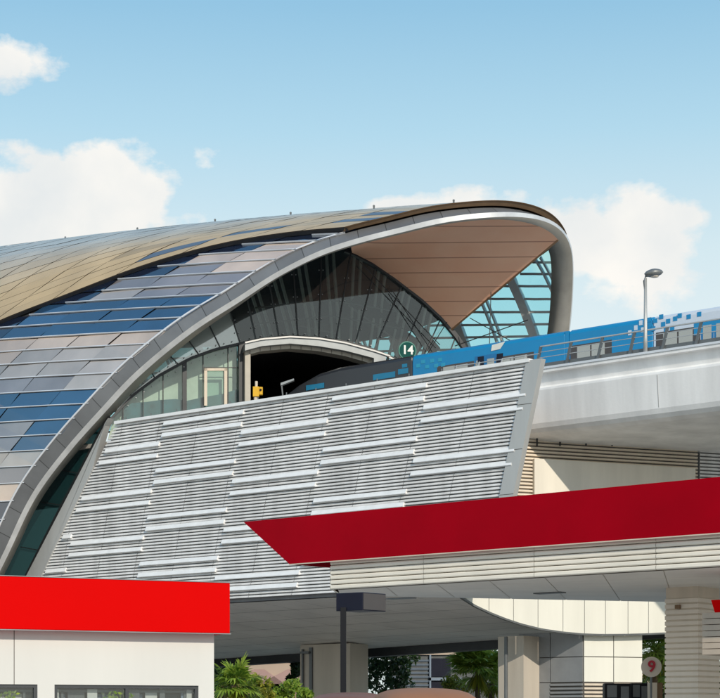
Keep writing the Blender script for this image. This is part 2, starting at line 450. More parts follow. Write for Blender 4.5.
# ---- glass panels on the near flank
rowh = 1.32/LEN
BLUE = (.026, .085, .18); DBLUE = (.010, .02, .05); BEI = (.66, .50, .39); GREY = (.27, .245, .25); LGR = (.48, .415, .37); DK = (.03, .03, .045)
b = MB(); fin = MB()
nrow = 36
trow0 = .02
rowcol = {}
def rowstyle(r):
    cyc = [GREY, DK, BEI, GREY, LGR, GREY, BLUE, BLUE, BLUE, GREY, LGR, BEI, BLUE, BLUE, GREY, BEI, LGR, LGR]
    return cyc
NROWS = 34
# choose the row index from the top boundary in the picture's left part down
MIXB = 'mix'
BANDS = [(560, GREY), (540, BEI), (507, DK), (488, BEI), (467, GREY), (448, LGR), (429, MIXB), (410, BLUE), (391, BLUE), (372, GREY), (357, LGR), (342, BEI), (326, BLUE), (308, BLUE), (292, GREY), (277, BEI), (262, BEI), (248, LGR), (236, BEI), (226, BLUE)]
rowY = []
for r in range(NROWS):
    tm = trow0+(r+.5)*rowh
    q_ = min((proj(S(tm, s_)) for s_ in np.linspace(0, .8, 200)), key=lambda p: abs(p[0]-20)); rowY.append(q_[1] if abs(q_[0]-20) < 12 else q_[1]+(q_[0]-20)*.15)
for r in range(NROWS):
    ta, tb = trow0+r*rowh, trow0+(r+1)*rowh
    for c in range(NC*1):
        s0, s1 = c/NC, (c+1)/NC
        sm = (s0+s1)/2
        tge = tedge_gold(sm)
        if (ta+tb)/2 > tge+rowh*1.2: continue
        px, py = proj(S((ta+tb)/2, sm))
        top = (tge-(ta+tb)/2)/rowh
        base = {0: LGR}
        y0 = rowY[r]
        cc = DBLUE
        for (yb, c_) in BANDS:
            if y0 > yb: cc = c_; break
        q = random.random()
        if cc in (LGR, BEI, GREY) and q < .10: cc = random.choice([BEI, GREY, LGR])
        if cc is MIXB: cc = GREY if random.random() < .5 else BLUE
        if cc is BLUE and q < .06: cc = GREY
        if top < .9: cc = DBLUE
        k = random.uniform(.85, 1.15); col = tuple(x*k for x in cc)
        e = .0022; et = rowh*.03
        jit = [random.uniform(-.045, .045) for _ in range(4)]
        e2 = .03/max(1, (R(ta)[0]-UEND))
        pts = [S(ta+et, s0+e2, jit[0]), S(ta+et, s1-e2, jit[1]), S(tb-et, s1-e2, jit[2]), S(tb-et, s0+e2, jit[3])]
        b.face(pts, 0, col)
    # fin along the row
    pts = []
    for s in np.linspace(0, 1, 53):
        if tb < tedge_gold(s)-.002: pts.append((S(tb, s, .0), S(tb, s, .10), S(tb+.0009, s, .10), S(tb+.0009, s, 0)))
        else:
            if len(pts) > 1:
                for i in range(len(pts)-1):
                    for k in range(3): fin.face([pts[i][k], pts[i+1][k], pts[i+1][k+1], pts[i][k+1]])
            pts = []
    for i in range(len(pts)-1):
        for k in range(3): fin.face([pts[i][k], pts[i+1][k], pts[i+1][k+1], pts[i][k+1]])
gp = b.build('glass_panels', 'shellglass', ST)
fin.build('glazing_fins', 'fin', gp, weld=False)
# white edging fin between rim and glass
b = MB(); pts = [rp(t, 0)+np.array([0, 0, .05]) for t in np.linspace(.02, tedge_gold(0)-.0, 90)]
b.tube(pts, .07, 5); b.build('edge_rail', 'fin', ST, smooth=True)
# ---- golden cap
b = MB(); lip = MB(); NG = 10
def tg2(s, w): return lerp(tedge_gold(s), tedge_lat(s)-.0, w)
gs = np.r_[-.0015, np.linspace(.028, 1, 34)]
GO = .28
for i in range(len(gs)-1):
    for k in range(NG*2):
        w0, w1 = k/(NG*2), (k+1)/(NG*2)
        s0, s1 = gs[i], gs[i+1]
        q = random.random()
        g = random.uniform(.93, 1.05)
        # ridge panels greyer, flank panels golden
        wm = k/(NG*2); mixk = min(1, max(0, (wm-.18)/.28))
        cg = np.array([.72, .50, .27])*(1-mixk)+np.array([.60, .54, .46])*mixk
        if q < .03: cg = np.array([.14, .18, .24])
        elif q < .07: cg = cg*.75
        col = tuple(cg*g)
        ss = [s0, s1]
        sh = lambda s, w: s+.0
        e = .0004; ew = .0009
        j = [random.uniform(-.012, .012) for _ in range(4)]
        sa, sb_, wa, wb = s0+e, s1-e, w0+ew, w1-ew
        for qa in range(3):
            for qb in range(2):
                ps = []
                for (fx, fy) in ((qa/3, qb/2), ((qa+1)/3, qb/2), ((qa+1)/3, (qb+1)/2), (qa/3, (qb+1)/2)):
                    s_ = lerp(sa, sb_, fx); w_ = lerp(wa, wb, fy); jj = lerp(lerp(j[0], j[1], fx), lerp(j[3], j[2], fx), fy)
                    ps.append(S(tg2(s_, w_), s_, GO+.05+jj))
                b.face(ps, 0, col)
gc = b.build('gold_roof_panels', 'gold', ST)
b = MB()
fs = np.linspace(-.0015, 1, 121)
rows = [[S(tg2(s, k/40), s, GO) for k in range(41)] for s in fs]
b.mesh([p for r in rows for p in r], [(i*41+k, i*41+k+1, (i+1)*41+k+1, (i+1)*41+k) for i in range(len(fs)-1) for k in range(40)])
b.build('roof_underlay', 'goldlip', gc, smooth=True)
# lips : lower long edge and front edge
for i in range(len(fs)-1):
    s0, s1 = fs[i], fs[i+1]
    lip.face([S(tg2(s0, 0), s0, GO+.05), S(tg2(s1, 0), s1, GO+.05), S(tg2(s1, 0)+.003, s1, .0), S(tg2(s0, 0)+.003, s0, .0)], 1)
for k in range(60):
    w0, w1 = k/60, (k+1)/60; s = -.0015
    lip.face([S(tg2(s, w0), s, GO+.06), S(tg2(s, w1), s, GO+.06), S(tg2(s, w1), 0.001, .04), S(tg2(s, w0), 0.001, .04)])
lip.build('roof_edge', ['goldlip', 'shellbase'], gc, smooth=False)
# small fittings on the roof ridge
b = MB()
for s in (.02, .075, .14, .2, .27, .34, .42):
    tr = min(np.linspace(.45, .8, 80), key=lambda t: proj(S(t, s, GO))[1]); p = S(tr-.012, s, GO); b.mark(); b.tube([p, p+np.array([0, 0, .16])], .06, 6); b.sphere(p+np.array([0, 0, .2]), .08, 6)
b.build_each('roof_light', 'steelmid', gc)
# ---- lattice on the far flank
b = MB(); g = MB(); brd = MB()
def LT(s, w, off=0): return S(lerp(tedge_lat(s), .995, w), s, off)
LS = np.linspace(0, .62, 41)
NW = 5
def ribpath(s0, sk):
    out = []
    te0 = tedge_lat(s0)
    for q in np.linspace(0, 1, 26):
        t = lerp(te0, .995, q); s_ = s0-sk*(t-te0)/.12
        if s_ < 0.0: break
        if t >= tedge_lat(s_)-.002: out.append(S(t, s_))
    return out
for i in range(14):
    s0 = .022+.022*i*(1+.03*i)
    pts = ribpath(s0, .042)
    broad = i % 2 == 1
    if broad:
        brd.mark()
        for a, c in zip(pts[:-1], pts[1:]): brd.bar(a, c, .62, .35, up=VD)
    else:
        for dx in (-.22, .22):
            for a, c in zip(pts[:-1], pts[1:]): b.bar(a+UD*dx, c+UD*dx, .12, .25, up=VD)
for k in range(26):
    tj = .775+.0118*k; seg_ = []
    for s_ in np.linspace(0, .62, 120):
        t = tj-.17*s_+.12*s_*s_
        if tedge_lat(s_) < t < .995: seg_.append(S(t, s_))
        else: seg_.append(None)
    for a, c in zip(seg_[:-1], seg_[1:]):
        if a is not None and c is not None: b.bar(a, c, .09, .15, up=(0, 0, 1))
for i in range(len(LS)-1):
    for k in range(NW):
        w0, w1 = k/NW, (k+1)/NW
        g.face([LT(LS[i], w0, .16), LT(LS[i+1], w0, .16), LT(LS[i+1], w1, .16), LT(LS[i], w1, .16)])
lat = b.build('lattice_frame', 'latsteel', ST)
brd.build_each('broad_rib', 'latsteel', lat)
g.build('lattice_glazing', 'glasssky', lat)
# ---- end wall plane E
EA = np.array([-15.4, 114.4, 0]); EB = np.array([7.7, 120.1, 0]); ED = (EB-EA)/np.linalg.norm(EB-EA); EN = np.array([-ED[1], ED[0], 0])  # EN points away from the camera
def E(px, py, off=0.0): return hitp(px, py, EA-EN*off, EN)
arc1 = [(108, 422), (118, 411), (135, 393.5), (160, 375), (190, 358.5), (215, 349.5), (245, 342.5), (265, 338.5), (290, 336.5), (318, 338), (345, 342), (370, 348.5), (395, 359), (425, 372)]
def a1(x): return ply(arc1, x)
arc2 = [(300, 240), (330, 244), (355, 254), (372, 263), (395, 279), (422, 300), (442, 319), (455, 335), (464, 348), (474, 368)]
# end glass: fan of mullions (top px, bottom px on arc1)
mull = [((108, 392), (118, 411)), ((118, 375), (132, 397)), ((145, 362), (155, 378)), ((158, 343), (178, 364)), ((178, 326), (198.6, 354)), ((202, 310), (220, 347)), ((224, 292), (240, 343)), ((243, 278), (256, 340)), ((266, 264), (279, 337)),
        ((292, 248), (298, 337)), ((322, 241), (319, 338)), ((351, 251), (336, 341)), ((376, 266), (355, 345)), ((402, 285), (374, 350)), ((424, 302), (398, 361)), ((441, 318), (418, 369)), ((456, 336), (440, 378)), ((470, 362), (462, 386))]
gl = MB(); gd = MB(); mu = MB()
for i in range(len(mull)-1):
    (ta, ba), (tb, bb) = mull[i], mull[i+1]
    tgt = gl if i < 6 else gd
    tgt.face([E(*ba), E(*bb), E(*tb), E(*ta)])
    mu.bar(E(*tb, .05), E(*bb, .05), .07 if i > 5 else .05, .1, up=EN)
# arc frames
def arcbar(mb, arc, w, h, off, n=50, x0=None, x1=None):
    xs = np.linspace(x0 if x0 is not None else arc[0][0], x1 if x1 is not None else arc[-1][0], n)
    pts = [E(x, ply(arc, x), off) for x in xs]
    for a, c in zip(pts[:-1], pts[1:]): mb.bar(a, c, w, h, up=EN)
arcbar(mu, arc1, .16, .2, .1)
arcbar(mu, arc2, .28, .35, .1, x0=345)
EG = gd.build('end_glazing', 'glassdark', ST)
gl.build('pale_glazing', 'glassfan', EG)
mu.build('mullions', 'steeldark', EG)
# cross lines, spider fittings
b = MB()
for (a, c) in [((418, 369), (447, 322)), ((392, 290), (432, 352)), ((360, 262), (440, 345))]:
    b.tube([E(*a, .5), E(*c, .5)], .03, 5)
b.build('bracing_rods', 'steeldark', EG)
b = MB()
for x in range(128, 246, 8):
    b.sphere(E(x, a1(x)+5, .12), .045, 6); b.sphere(E(x, a1(x)-4, .12), .045, 6)
for x in range(250, 372, 11): b.sphere(E(x, a1(x)-3.5, .15), .05, 6)
for i in range(6, 14):
    (tx, ty), (bx, by) = mull[i]
    for w in (.3, .55, .8):
        x, y = lerp(tx, bx, w), lerp(ty, by, w)
        b.sphere(E(x-2, y, .1), .035, 6); b.sphere(E(x+2, y, .1), .035, 6)
b.build('glass_fittings', 'rimwhite', EG)
# lower glazed screen left of the portal
g1 = MB(); g2 = MB(); fr = MB()
mx = [104, 123, 143, 163, 184.5, 203, 228, 238]
zb = 20.0
def Ez(px, z, off=0):
    p = E(px, 400, off); return np.array([p[0], p[1], z])
for i in range(len(mx)-1):
    x0, x1 = mx[i], mx[i+1]
    tgt = g1
    mid = 398
    sub = 3
    for k in range(sub):
        xa, xb = lerp(x0, x1, k/sub), lerp(x0, x1, (k+1)/sub)
        ya, yb = a1(xa), a1(xb)
        tgt.face([Ez(xa, zb), Ez(xb, zb), E(xb, yb), E(xa, ya)])
    fr.bar(Ez(x1, zb, .05), E(x1, a1(x1), .05), .06 if i != 3 else .28, .14, up=EN)
fr.bar(E(203, 367.5, .06), E(238, 367.5, .06), .05, .06, up=EN)
# dark column at the portal
fr.prism([Ez(238, zb, .1), Ez(247, zb, .1), E(247, 342, .1), E(238, 345, .1)], -EN*.4)
sc1 = g1.build('glazed_screen', 'glasslight', ST)
fr.build('screen_mullions', 'steeldark', sc1)
b = MB()
for (x0, y0, x1, y1) in [(204, 368.5, 207, 406), (224, 368.5, 227, 406), (204, 368.5, 227, 371)]:
    b.prism([E(x0, y1, .16), E(x1, y1, .16), E(x1, y0, .16), E(x0, y0, .16)], -EN*.1)
b.build('door_frame', 'creamdark', sc1)
b = MB(); b.face([E(207, 406, .14), E(224, 406, .14), E(224, 371, .14), E(207, 371, .14)]); b.build('door_glass', M['glasslight'], sc1)
# teal sheet behind the screen, shaped like the hills reflected in its glass
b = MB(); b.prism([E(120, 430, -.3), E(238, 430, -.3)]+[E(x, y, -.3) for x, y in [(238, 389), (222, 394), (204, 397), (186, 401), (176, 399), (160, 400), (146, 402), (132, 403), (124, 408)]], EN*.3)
b.build('reflection_sheet', mat('teal reflection tone', (.01, .10, .13), .4, 0, .6, 1.2), sc1)
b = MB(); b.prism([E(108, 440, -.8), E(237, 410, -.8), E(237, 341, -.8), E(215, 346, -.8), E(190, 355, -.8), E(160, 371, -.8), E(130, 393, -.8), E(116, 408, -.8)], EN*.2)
b.build('bright_backing', mat('pale bright backing', (.66, .68, .60), .6, 0, .3, .5), sc1)  # pale sheet close behind the glass, added to brighten the screen
# portal
b = MB()
oarc = [(245, 350.5), (262, 346), (290, 343.5), (318, 346), (345, 350.5), (374, 358)]
iarc = [(250.5, 354), (262, 351), (290, 348.5), (318, 351), (345, 356), (368, 362.5)]
P1 = [E(x, y, 1.0) for x, y in oarc]; P2 = [E(x, y, 1.0) for x, y in iarc]
for i in range(5): b.prism([P2[i], P2[i+1], P1[i+1], P1[i]], EN*1.0)
b.prism([E(245, 415, 1.0), E(250.5, 415, 1.0), E(250.5, 353, 1.0), E(245, 350, 1.0)], EN*1.0)
b.prism([E(368, 400, 1.0), E(374, 400, 1.0), E(374, 357, 1.0), E(368, 362, 1.0)], EN*1.0)
pf = b.build('portal_frame', mat('greige portal panel', (.48, .44, .37), .5, 0, .12), ST)
b = MB()
for i in range(12):
    x = 250+i*10.2; b.prism([E(x-.25, ply(iarc, x), 1.02), E(x+.25, ply(iarc, x), 1.02), E(x+.25, ply(oarc, x), 1.02), E(x-.25, ply(oarc, x), 1.02)], EN*.01)
b.build('frame_joints', 'joint', pf)
b = MB()
garc = [(245, 343.5), (262, 339.8), (290, 337.5), (318, 339), (345, 343.5), (374, 351.5), (389, 356.5)]
for i in range(5):
    b.prism([E(*oarc[i], 1.5), E(*oarc[i+1], 1.5), E(*garc[i+1], 1.5), E(*garc[i], 1.5)], EN*1.5)
b.prism([E(374, 400, 1.5), E(386, 400, 1.5), E(386, 355.5, 1.5), E(374, 351.5, 1.5)], EN*1.5)
b.build('portal_band', 'steel', pf)
b = MB()
xs = np.linspace(245, 390, 30)
pts = [E(x, ply(garc, x)-.7, 1.55) for x in xs]
for a, c in zip(pts[:-1], pts[1:]): b.bar(a, c, .1, .12, up=EN)
b.bar(E(389, 357, 1.5), E(405, 366, 1.5), .12, .12, up=EN)
b.build('portal_trim', 'trim', pf)
# black tunnel
b = MB()
cs = [E(x, y, 0) for x, y in [(250, 425), (368, 400)]+iarc[::-1]]
back = [p+EN*14 for p in cs]; nn = len(cs)
b.mesh(cs+back, [(i, (i+1) % nn, (i+1) % nn+nn, i+nn) for i in range(nn)]+[tuple(range(nn, 2*nn))])
b.build('tunnel', 'black', pf)
# interior arched ribs behind the dark glazing
b = MB()
for i in range(7, 15):
    (tx, ty), (bx, by) = mull[i]
    for dx in (8, 15):
        pts = []
        for w in np.linspace(0, 1, 7):
            x = lerp(tx+dx-4, bx+dx+(6*math.sin(w*2.2)), w); y = lerp(ty-2, by+12, w)
            pts.append(E(x, y, -2.5-1.5*math.sin(w*3)))
        for a, c in zip(pts[:-1], pts[1:]): b.bar(a, c, .16, .25, up=EN)
b.build('inner_ribs', 'rib', EG)
b = MB()
for y in (300, 316): b.tube([E(255, y+8, -2), E(330, y, -2), E(400, y+12, -2)], .05, 5)
b.build('inner_rails', 'steelmid', EG)
b = MB()
for (x0, y0, x1, y1, w) in [(352, 300, 420, 350, .9), (385, 290, 436, 352, .7), (336, 330, 300, 322, .5)]:
    b.bar(E(x0, y0, -4), E(x1, y1, -4), w, .4, up=EN)
b.build('inner_beams', 'steeldark', EG)
# ---- terracotta soffit : ruled between the rim's inner edge and the end arc
def tnear(px, py, k=3):
    best = min(((proj(rp(t, k))[0]-px)**2+(proj(rp(t, k))[1]-py)**2, t) for t in np.linspace(.2, .95, 400)); return best[1]
ta, tb = tnear(352, 252), tnear(558, 240)
b = MB(); NS, NRr = 40, 24
A_ = []; B_ = []
for i in range(NS+1):
    q = i/NS
    x = lerp(352, 451, q**1.0); A_.append(E(x, ply(arc2, x), .2))
    t = lerp(ta, tb, q**.75); B_.append(rp(t, 3))
def sofp(i, j):
    w = j/NRr; p = A_[i]*(1-w)+B_[i]*w
    return p+np.array([0, 0, .25*math.sin(math.pi*w)*math.sin(math.pi*min(1, i/NS*1.0))])
for i in range(NS):
    for j in range(NRr):
        P = [sofp(i, j), sofp(i, j+1), sofp(i+1, j+1), sofp(i+1, j)]
        uvs = []
        for p in P:
            uu, vv, zz = uvz(p); uvs.append((uu/3.2+zz/7, (zz+.15*uu-.20*vv)/.95))
        b.face(P, 0, None, uvs)
b.build('soffit', 'soffit', ST, smooth=True, weld=True)
b = MB()
pts = [sofp(NS, j) for j in range(NRr+1)]
for a, c in zip(pts[:-1], pts[1:]): b.bar(a, c, .12, .12, up=EN)
b.build('soffit_edge', 'goldlip', ST)
# thin suspension rods in the opening
b = MB()
b.tube([E(455, 346, 1), onv(528, 320, 20)], .035, 5)
b.tube([aty(489.5, 344, 117), aty(491, 292, 117)], .03, 5)
b.tube([aty(470, 318, 118), aty(520, 346, 114)], .03, 5)
b.build('tie_rods', 'steeldark', ST)
# ---- glass strip between rim and facade trim (plane v=.8)
b = MB(); j = MB()
inn = [(-8, 640), (8, 590), (17, 574), (31, 545), (51, 500), (70, 468), (89, 440), (112, 412)]
dia = [(-2, 640), (19, 592), (27, 575), (42, 545), (65, 500), (82, 468), (96, 441), (109, 416)]
for i in range(len(inn)-1):
    a, c = inn[i], inn[i+1]; d, e = dia[i], dia[i+1]
    b.face([onv(a[0]-34, a[1], .8), onv(d[0], d[1], .8), onv(e[0], e[1], .8), onv(c[0]-34, c[1], .8)])
    j.bar(onv(c[0]-10, c[1]+2, .7), onv(e[0], e[1]+6, .7), .06, .05, up=VD)
gs_ = b.build('side_glazing', 'glassstrip', ST)
for i in range(len(dia)-1): j.bar(onv(*dia[i], .5), onv(*dia[i+1], .5), .16, .2, up=VD)
j.build('side_mullions', 'steeldark', gs_)
# ---- FACADE (plane v=0)
ZT, ZB = 20.2, 8.55
uTR = uvz(onv(527.5, 362, 0))[0]; p2 = uvz(onv(500.5, 497, 0)); K = (uTR-p2[0])/(ZT-p2[2])   # slant du/dz
uTL = uvz(onv(116, 418, 0))[0]; p3 = uvz(onv(41, 576, 0)); K2 = (uTL-p3[0])/(ZT-p3[2])
print('facade', uTR, K, uTL, K2)
def uR(z): return uTR-K*(ZT-z)
def uL(z): return uTL-K2*(ZT-z)
b = MB()
b.prism([W(uL(ZB), .25, ZB), W(uR(ZB), .25, ZB), W(uR(ZT), .25, ZT), W(uL(ZT), .25, ZT)], VD*.2)
fb = b.build('facade_backing', 'gapdark', ST)
b = MB(); pitch = .19; ns = int((ZT-ZB)/pitch)
for i in range(ns):
    z = ZT-.05-i*pitch
    if z-.2 < ZB: break
    # curved blade: sloping face, then lip
    cr = [(.12, z+.01), (.03, z-.012), (-.05, z-.12), (-.045, z-.142), (.08, z-.152)]
    ends = []
    u0, u1 = uL(z-.08), uR(z-.08)
    # long blades in segments with tiny joints
    segs = np.arange(u1, u0, -6.75/2)
    segs = list(segs)+[u0]
    for a in range(len(segs)-1):
        ua, ub = segs[a+1]+.012, segs[a]-.012
        sag = random.uniform(-.008, .008); g_ = sag
        for k in range(len(cr)-1):
            b.face([W(ua, cr[k][0]+g_, cr[k][1]), W(ub, cr[k][0]+g_, cr[k][1]), W(ub, cr[k+1][0]+g_, cr[k+1][1]), W(ua, cr[k+1][0]+g_, cr[k+1][1])])
b.build('louvres', 'louver', ST)
# pale bars, five leaning columns of pairs
CW = 6.75
for c in range(6):
    dz0 = 1.62 if c % 2 == 0 else .42
    for i in range(6):
        for pr in range(2):
            z = ZT-dz0-i*2.83-pr*.70
            if z < ZB+.05: continue
            for_z = z
            ue = uR(z)+.35-c*CW; us = ue-CW+.1
            # second bar steps with the lean of the facade
            lo = uL(z)+.15
            if ue < lo+.8: continue
            if us < lo: us = lo+(.0 if c < 4 else .2)
            bb = MB()
            cr = [(.10, z+.13), (-.03, z+.125), (-.07, z+.105), (-.17, z-.13), (-.15, z-.155), (.10, z-.155)]
            n_ = len(cr)
            vs = [W(us, q[0], q[1]) for q in cr]+[W(ue, q[0], q[1]) for q in cr]
            bb.mesh(vs, [tuple(range(n_-1, -1, -1)), tuple(range(n_, 2*n_))]+[(k, (k+1) % n_, (k+1) % n_+n_, k+n_) for k in range(n_)])
            bb.build('facade_bar', 'bar', ST)
# coping and end trims
b = MB()
b.box((uL(ZT), -.18, ZT-.04), (uR(ZT)+.2, .5, ZT+.14), W)
b.build('coping', 'bar', ST)
b = MB()
for k in range(14):
    u = lerp(uL(ZT)+1, uR(ZT)-1, k/13); b.mark(); b.tube([W(u, -.1, ZT+.14), W(u, -.1, ZT+.30)], .035, 5)
b.build_each('coping_stud', 'steelmid', ST)
b = MB(); j = MB()
w_ = .84
b.prism([W(uR(ZB), -.12, ZB), W(uR(ZB)+w_, -.12, ZB), W(uR(ZT)+w_+.1, -.12, ZT+.05), W(uR(ZT), -.12, ZT+.05)], VD*.4)
et = b.build('end_trim', 'trim', ST)
for z in (18.0, 15.7, 13.4, 11.1): j.mark().box((uR(z)-.0, -.126, z-.015), (uR(z)+w_+.03, -.10, z+.015), W)
j.build_each('trim_joint', 'joint', et)
b = MB()
b.prism([onv(24, 580, -.1), onv(39, 580, -.1), W(uL(17.5)-.0, -.1, 17.5), W(uL(18.6)+.3, -.1, ZT+.1), onv(108, 418, -.1)], VD*.5)
b.prism([W(uL(ZB)-1.4, -.1, ZB-3), W(uL(ZB)-.3, -.1, ZB-3), onv(39, 580, -.1), onv(24, 580, -.1)], VD*.5)
b.build('side_trim', 'trim', ST)
# body behind the facade, platform slab
b = MB()
SL = -.72
def bodypt(u, v, z): return W(u+(SL*v if u > -20 else 0), v, z)
b.hexa([W(uL(ZB)+1, .5, ZB+.2), bodypt(uR(ZB)-.4, .5, ZB+.2), bodypt(uR(ZB)-.4, 16, ZB+.2), W(uL(ZB)+1, 16, ZB+.2), W(uL(ZT)+.5, .5, ZT-1.2), bodypt(uR(ZT)-.5, .5, ZT-1.2), bodypt(uR(ZT)-.5, 16, ZT-1.2), W(uL(ZT)+.5, 16, ZT-1.2)])
b.build('station_body', 'gapdark', ST)
b = MB(); b.prism([W(-80, .6, ZT-1.15), W(uR(ZT)-.6, .6, ZT-1.15), W(uR(ZT)-4.4, 5, ZT-1.15), W(uR(ZT)-4.4, 21, ZT-1.15), W(-80, 21, ZT-1.15)], [0, 0, .25]); b.build('platform_slab', 'paving', ST)
# ---- belly soffit
def bz(u): return 5.98+.028*(u+38.5)
b = MB(); NU, NVv = 16, 7
# recede: front edge z=ZB to back edge
def bel(u, q):
    v = 16*q
    z = lerp(ZB-.03, bz(u), q)-.25*math.sin(math.pi*q)
    return W(u, v, z)
for i in range(NU):
    for k in range(NVv):
        q0, q1 = k/NVv, (k+1)/NVv
        g_ = .95*random.uniform(.97, 1.03); e = .01; eq = .0012
        um = lambda q: -4.06+(16*q-4.83)*.571-.05
        ua_ = lambda q, f: lerp(-48, um(q), f)
        f0, f1 = i/NU, (i+1)/NU
        b.face([bel(ua_(q0, f0)+e, q0+eq), bel(ua_(q0, f1)-e, q0+eq), bel(ua_(q1, f1)-e, q1-eq), bel(ua_(q1, f0)+e, q1-eq)], 0, (g_, g_*.97, g_*.94))
        b.face([bel(ua_(q0, f0), q0)+[0, 0, .05], bel(ua_(q0, f1), q0)+[0, 0, .05], bel(ua_(q1, f1), q1)+[0, 0, .05], bel(ua_(q1, f0), q1)+[0, 0, .05]], 0, (.08, .08, .08))
b.build('belly_soffit', 'belly', ST)
b = MB(); b.prism([W(-50, 16, bz(-50)+.1), W(-50, 16, bz(-50)-.55), W(1, 16, bz(1)-.55), W(1, 16, bz(1)+.1)], VD*1.0)
b.build('back_beam', 'steeldark', ST)
# ---- piers
def pier(px0, px1, v, d, ztop, name, m):
    bb = MB(); u0 = uvz(onv(px0, 650, v))[0]; u1 = uvz(onv(px1, 650, v))[0]
    bb.box((u0, v, 0), (u1, v+d, ztop), W); return bb.build(name, m, ST, bevel=.04), u0, u1
pr, u0, u1 = pier(300, 350, 12.5, 1.9, 6.6, 'pier', 'concrete2')
b = MB(); b.box((u0+.9, 12.38, 0), (u0+1.15, 12.5, 6.4), W); b.box((u0+.3, 12.3, 0), (u0+.42, 12.42, 6.3), W); b.box((u0+.25, 12.2, 6.0), (u0+1.0, 12.5, 6.15), W)
b.build('downpipe', 'steelmid', pr)
# ---- paneled wall W2 (far side of underpass)
WA = np.array([9.2, 99.3, 0]); WB = np.array([19.3, 103.2, 0]); WDr = (WB-WA)/np.linalg.norm(WB-WA); WN = np.array([-WDr[1], WDr[0], 0])
def P2w(px, py, off=0.0): return hitp(px, py, WA-WN*off, WN)
bot = [(455, 592), (463, 598), (475, 605.5), (490, 612.5), (505, 618.5), (520, 623.5), (540, 628.5), (560, 631.5), (580, 633.5), (600, 634.2), (625, 634), (645, 633.5), (668, 632.5)]
b = MB(); j = MB()
xs = [455, 466, 489, 513.5, 538, 563, 584.5, 605.5, 628, 648.5, 668, 700]
for i in range(len(xs)-1):
    x0, x1 = xs[i]+.25, xs[i+1]-.25
    n_ = 4
    poly = [P2w(lerp(x0, x1, k/n_), ply(bot, lerp(x0, x1, k/n_))) for k in range(n_+1)]
    poly += [P2w(x1, 560 if x0 > 500 else 590), P2w(x0, 560 if x0 > 500 else 590)]
    b.prism(poly, WN*.15)
pw = b.build('cream_panels', 'cream', ST)
b = MB()
pts = [P2w(x, ply(bot, x)+.8, .05) for x in np.linspace(458, 668, 40)]
for a, c in zip(pts[:-1], pts[1:]): b.bar(a, c, .1, .25, up=WN)
b.build('panel_edging', 'steelmid', pw)
# backing wall and louvre wall above
b = MB()
b.prism([P2w(530, 600, -.3), P2w(760, 600, -.3), P2w(760, 430, -.3), P2w(505, 424, -.3)], WN*.3)
uw = b.build('upper_wall', 'gapdark', ST)
b = MB()
z = 17.9
while z > 10.6:
    x1 = 735
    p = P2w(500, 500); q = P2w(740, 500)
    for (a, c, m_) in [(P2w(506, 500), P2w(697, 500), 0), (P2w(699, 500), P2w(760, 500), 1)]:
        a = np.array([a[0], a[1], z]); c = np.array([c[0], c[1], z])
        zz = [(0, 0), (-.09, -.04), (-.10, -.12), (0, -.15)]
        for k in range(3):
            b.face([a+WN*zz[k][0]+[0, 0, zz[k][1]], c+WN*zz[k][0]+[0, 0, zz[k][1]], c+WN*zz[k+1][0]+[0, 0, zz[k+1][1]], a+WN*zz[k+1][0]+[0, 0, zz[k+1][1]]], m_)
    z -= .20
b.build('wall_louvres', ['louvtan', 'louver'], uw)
b = MB()
b.prism([P2w(534.5, 560, .3), P2w(695.5, 560, .3), P2w(695.5, 468.5, .3), P2w(534.5, 458.5, .3)], WN*.25)
b.build('blank_panel', mat('blank cream panel', (.80, .75, .65), .5, 0, .12, .8, streak=True), uw)
b = MB()
for x in (537, 560, 586, 612, 638, 664, 690): b.tube([P2w(x, 430, .3), P2w(x, 446, .3)], .05, 5)
b.bar(P2w(528, 431.5, .3), P2w(698, 442.5, .3), .12, .2, up=WN)
b.build('wall_hangers', 'steeldark', uw)
# pier block, cream on the lit face, shade put into the other side's grey
b = MB(); j = MB()
cA = P2w(583.3, 650, -.4); cB = P2w(642, 650, -.4); cA[2] = cB[2] = 0
QL = (cA[0]-(519-360)/F*cA[1])/(UD[0]+(519-360)/F*(-UD[1]))
cC = cA-UD*QL
cD = cB-UD*QL+WN*3
def wallpan(mb, a, c, z0, z1, t=.06, nrm=None, e=.025):
    d = (c-a)/np.linalg.norm(c-a); a2 = a+d*e; c2 = c-d*e
    mb.prism([a2+[0, 0, z0+e], c2+[0, 0, z0+e], c2+[0, 0, z1-e], a2+[0, 0, z1-e]], nrm*t)
core = MB(); core.prism([cA+[0, 0, 0], cB, cD, cC], [0, 0, 6.55])
core.build('pier_core', 'joint', ST)
zs = [0, 1.9, 3.76, 5.35, 6.6]
lit = MB(); shd = MB()
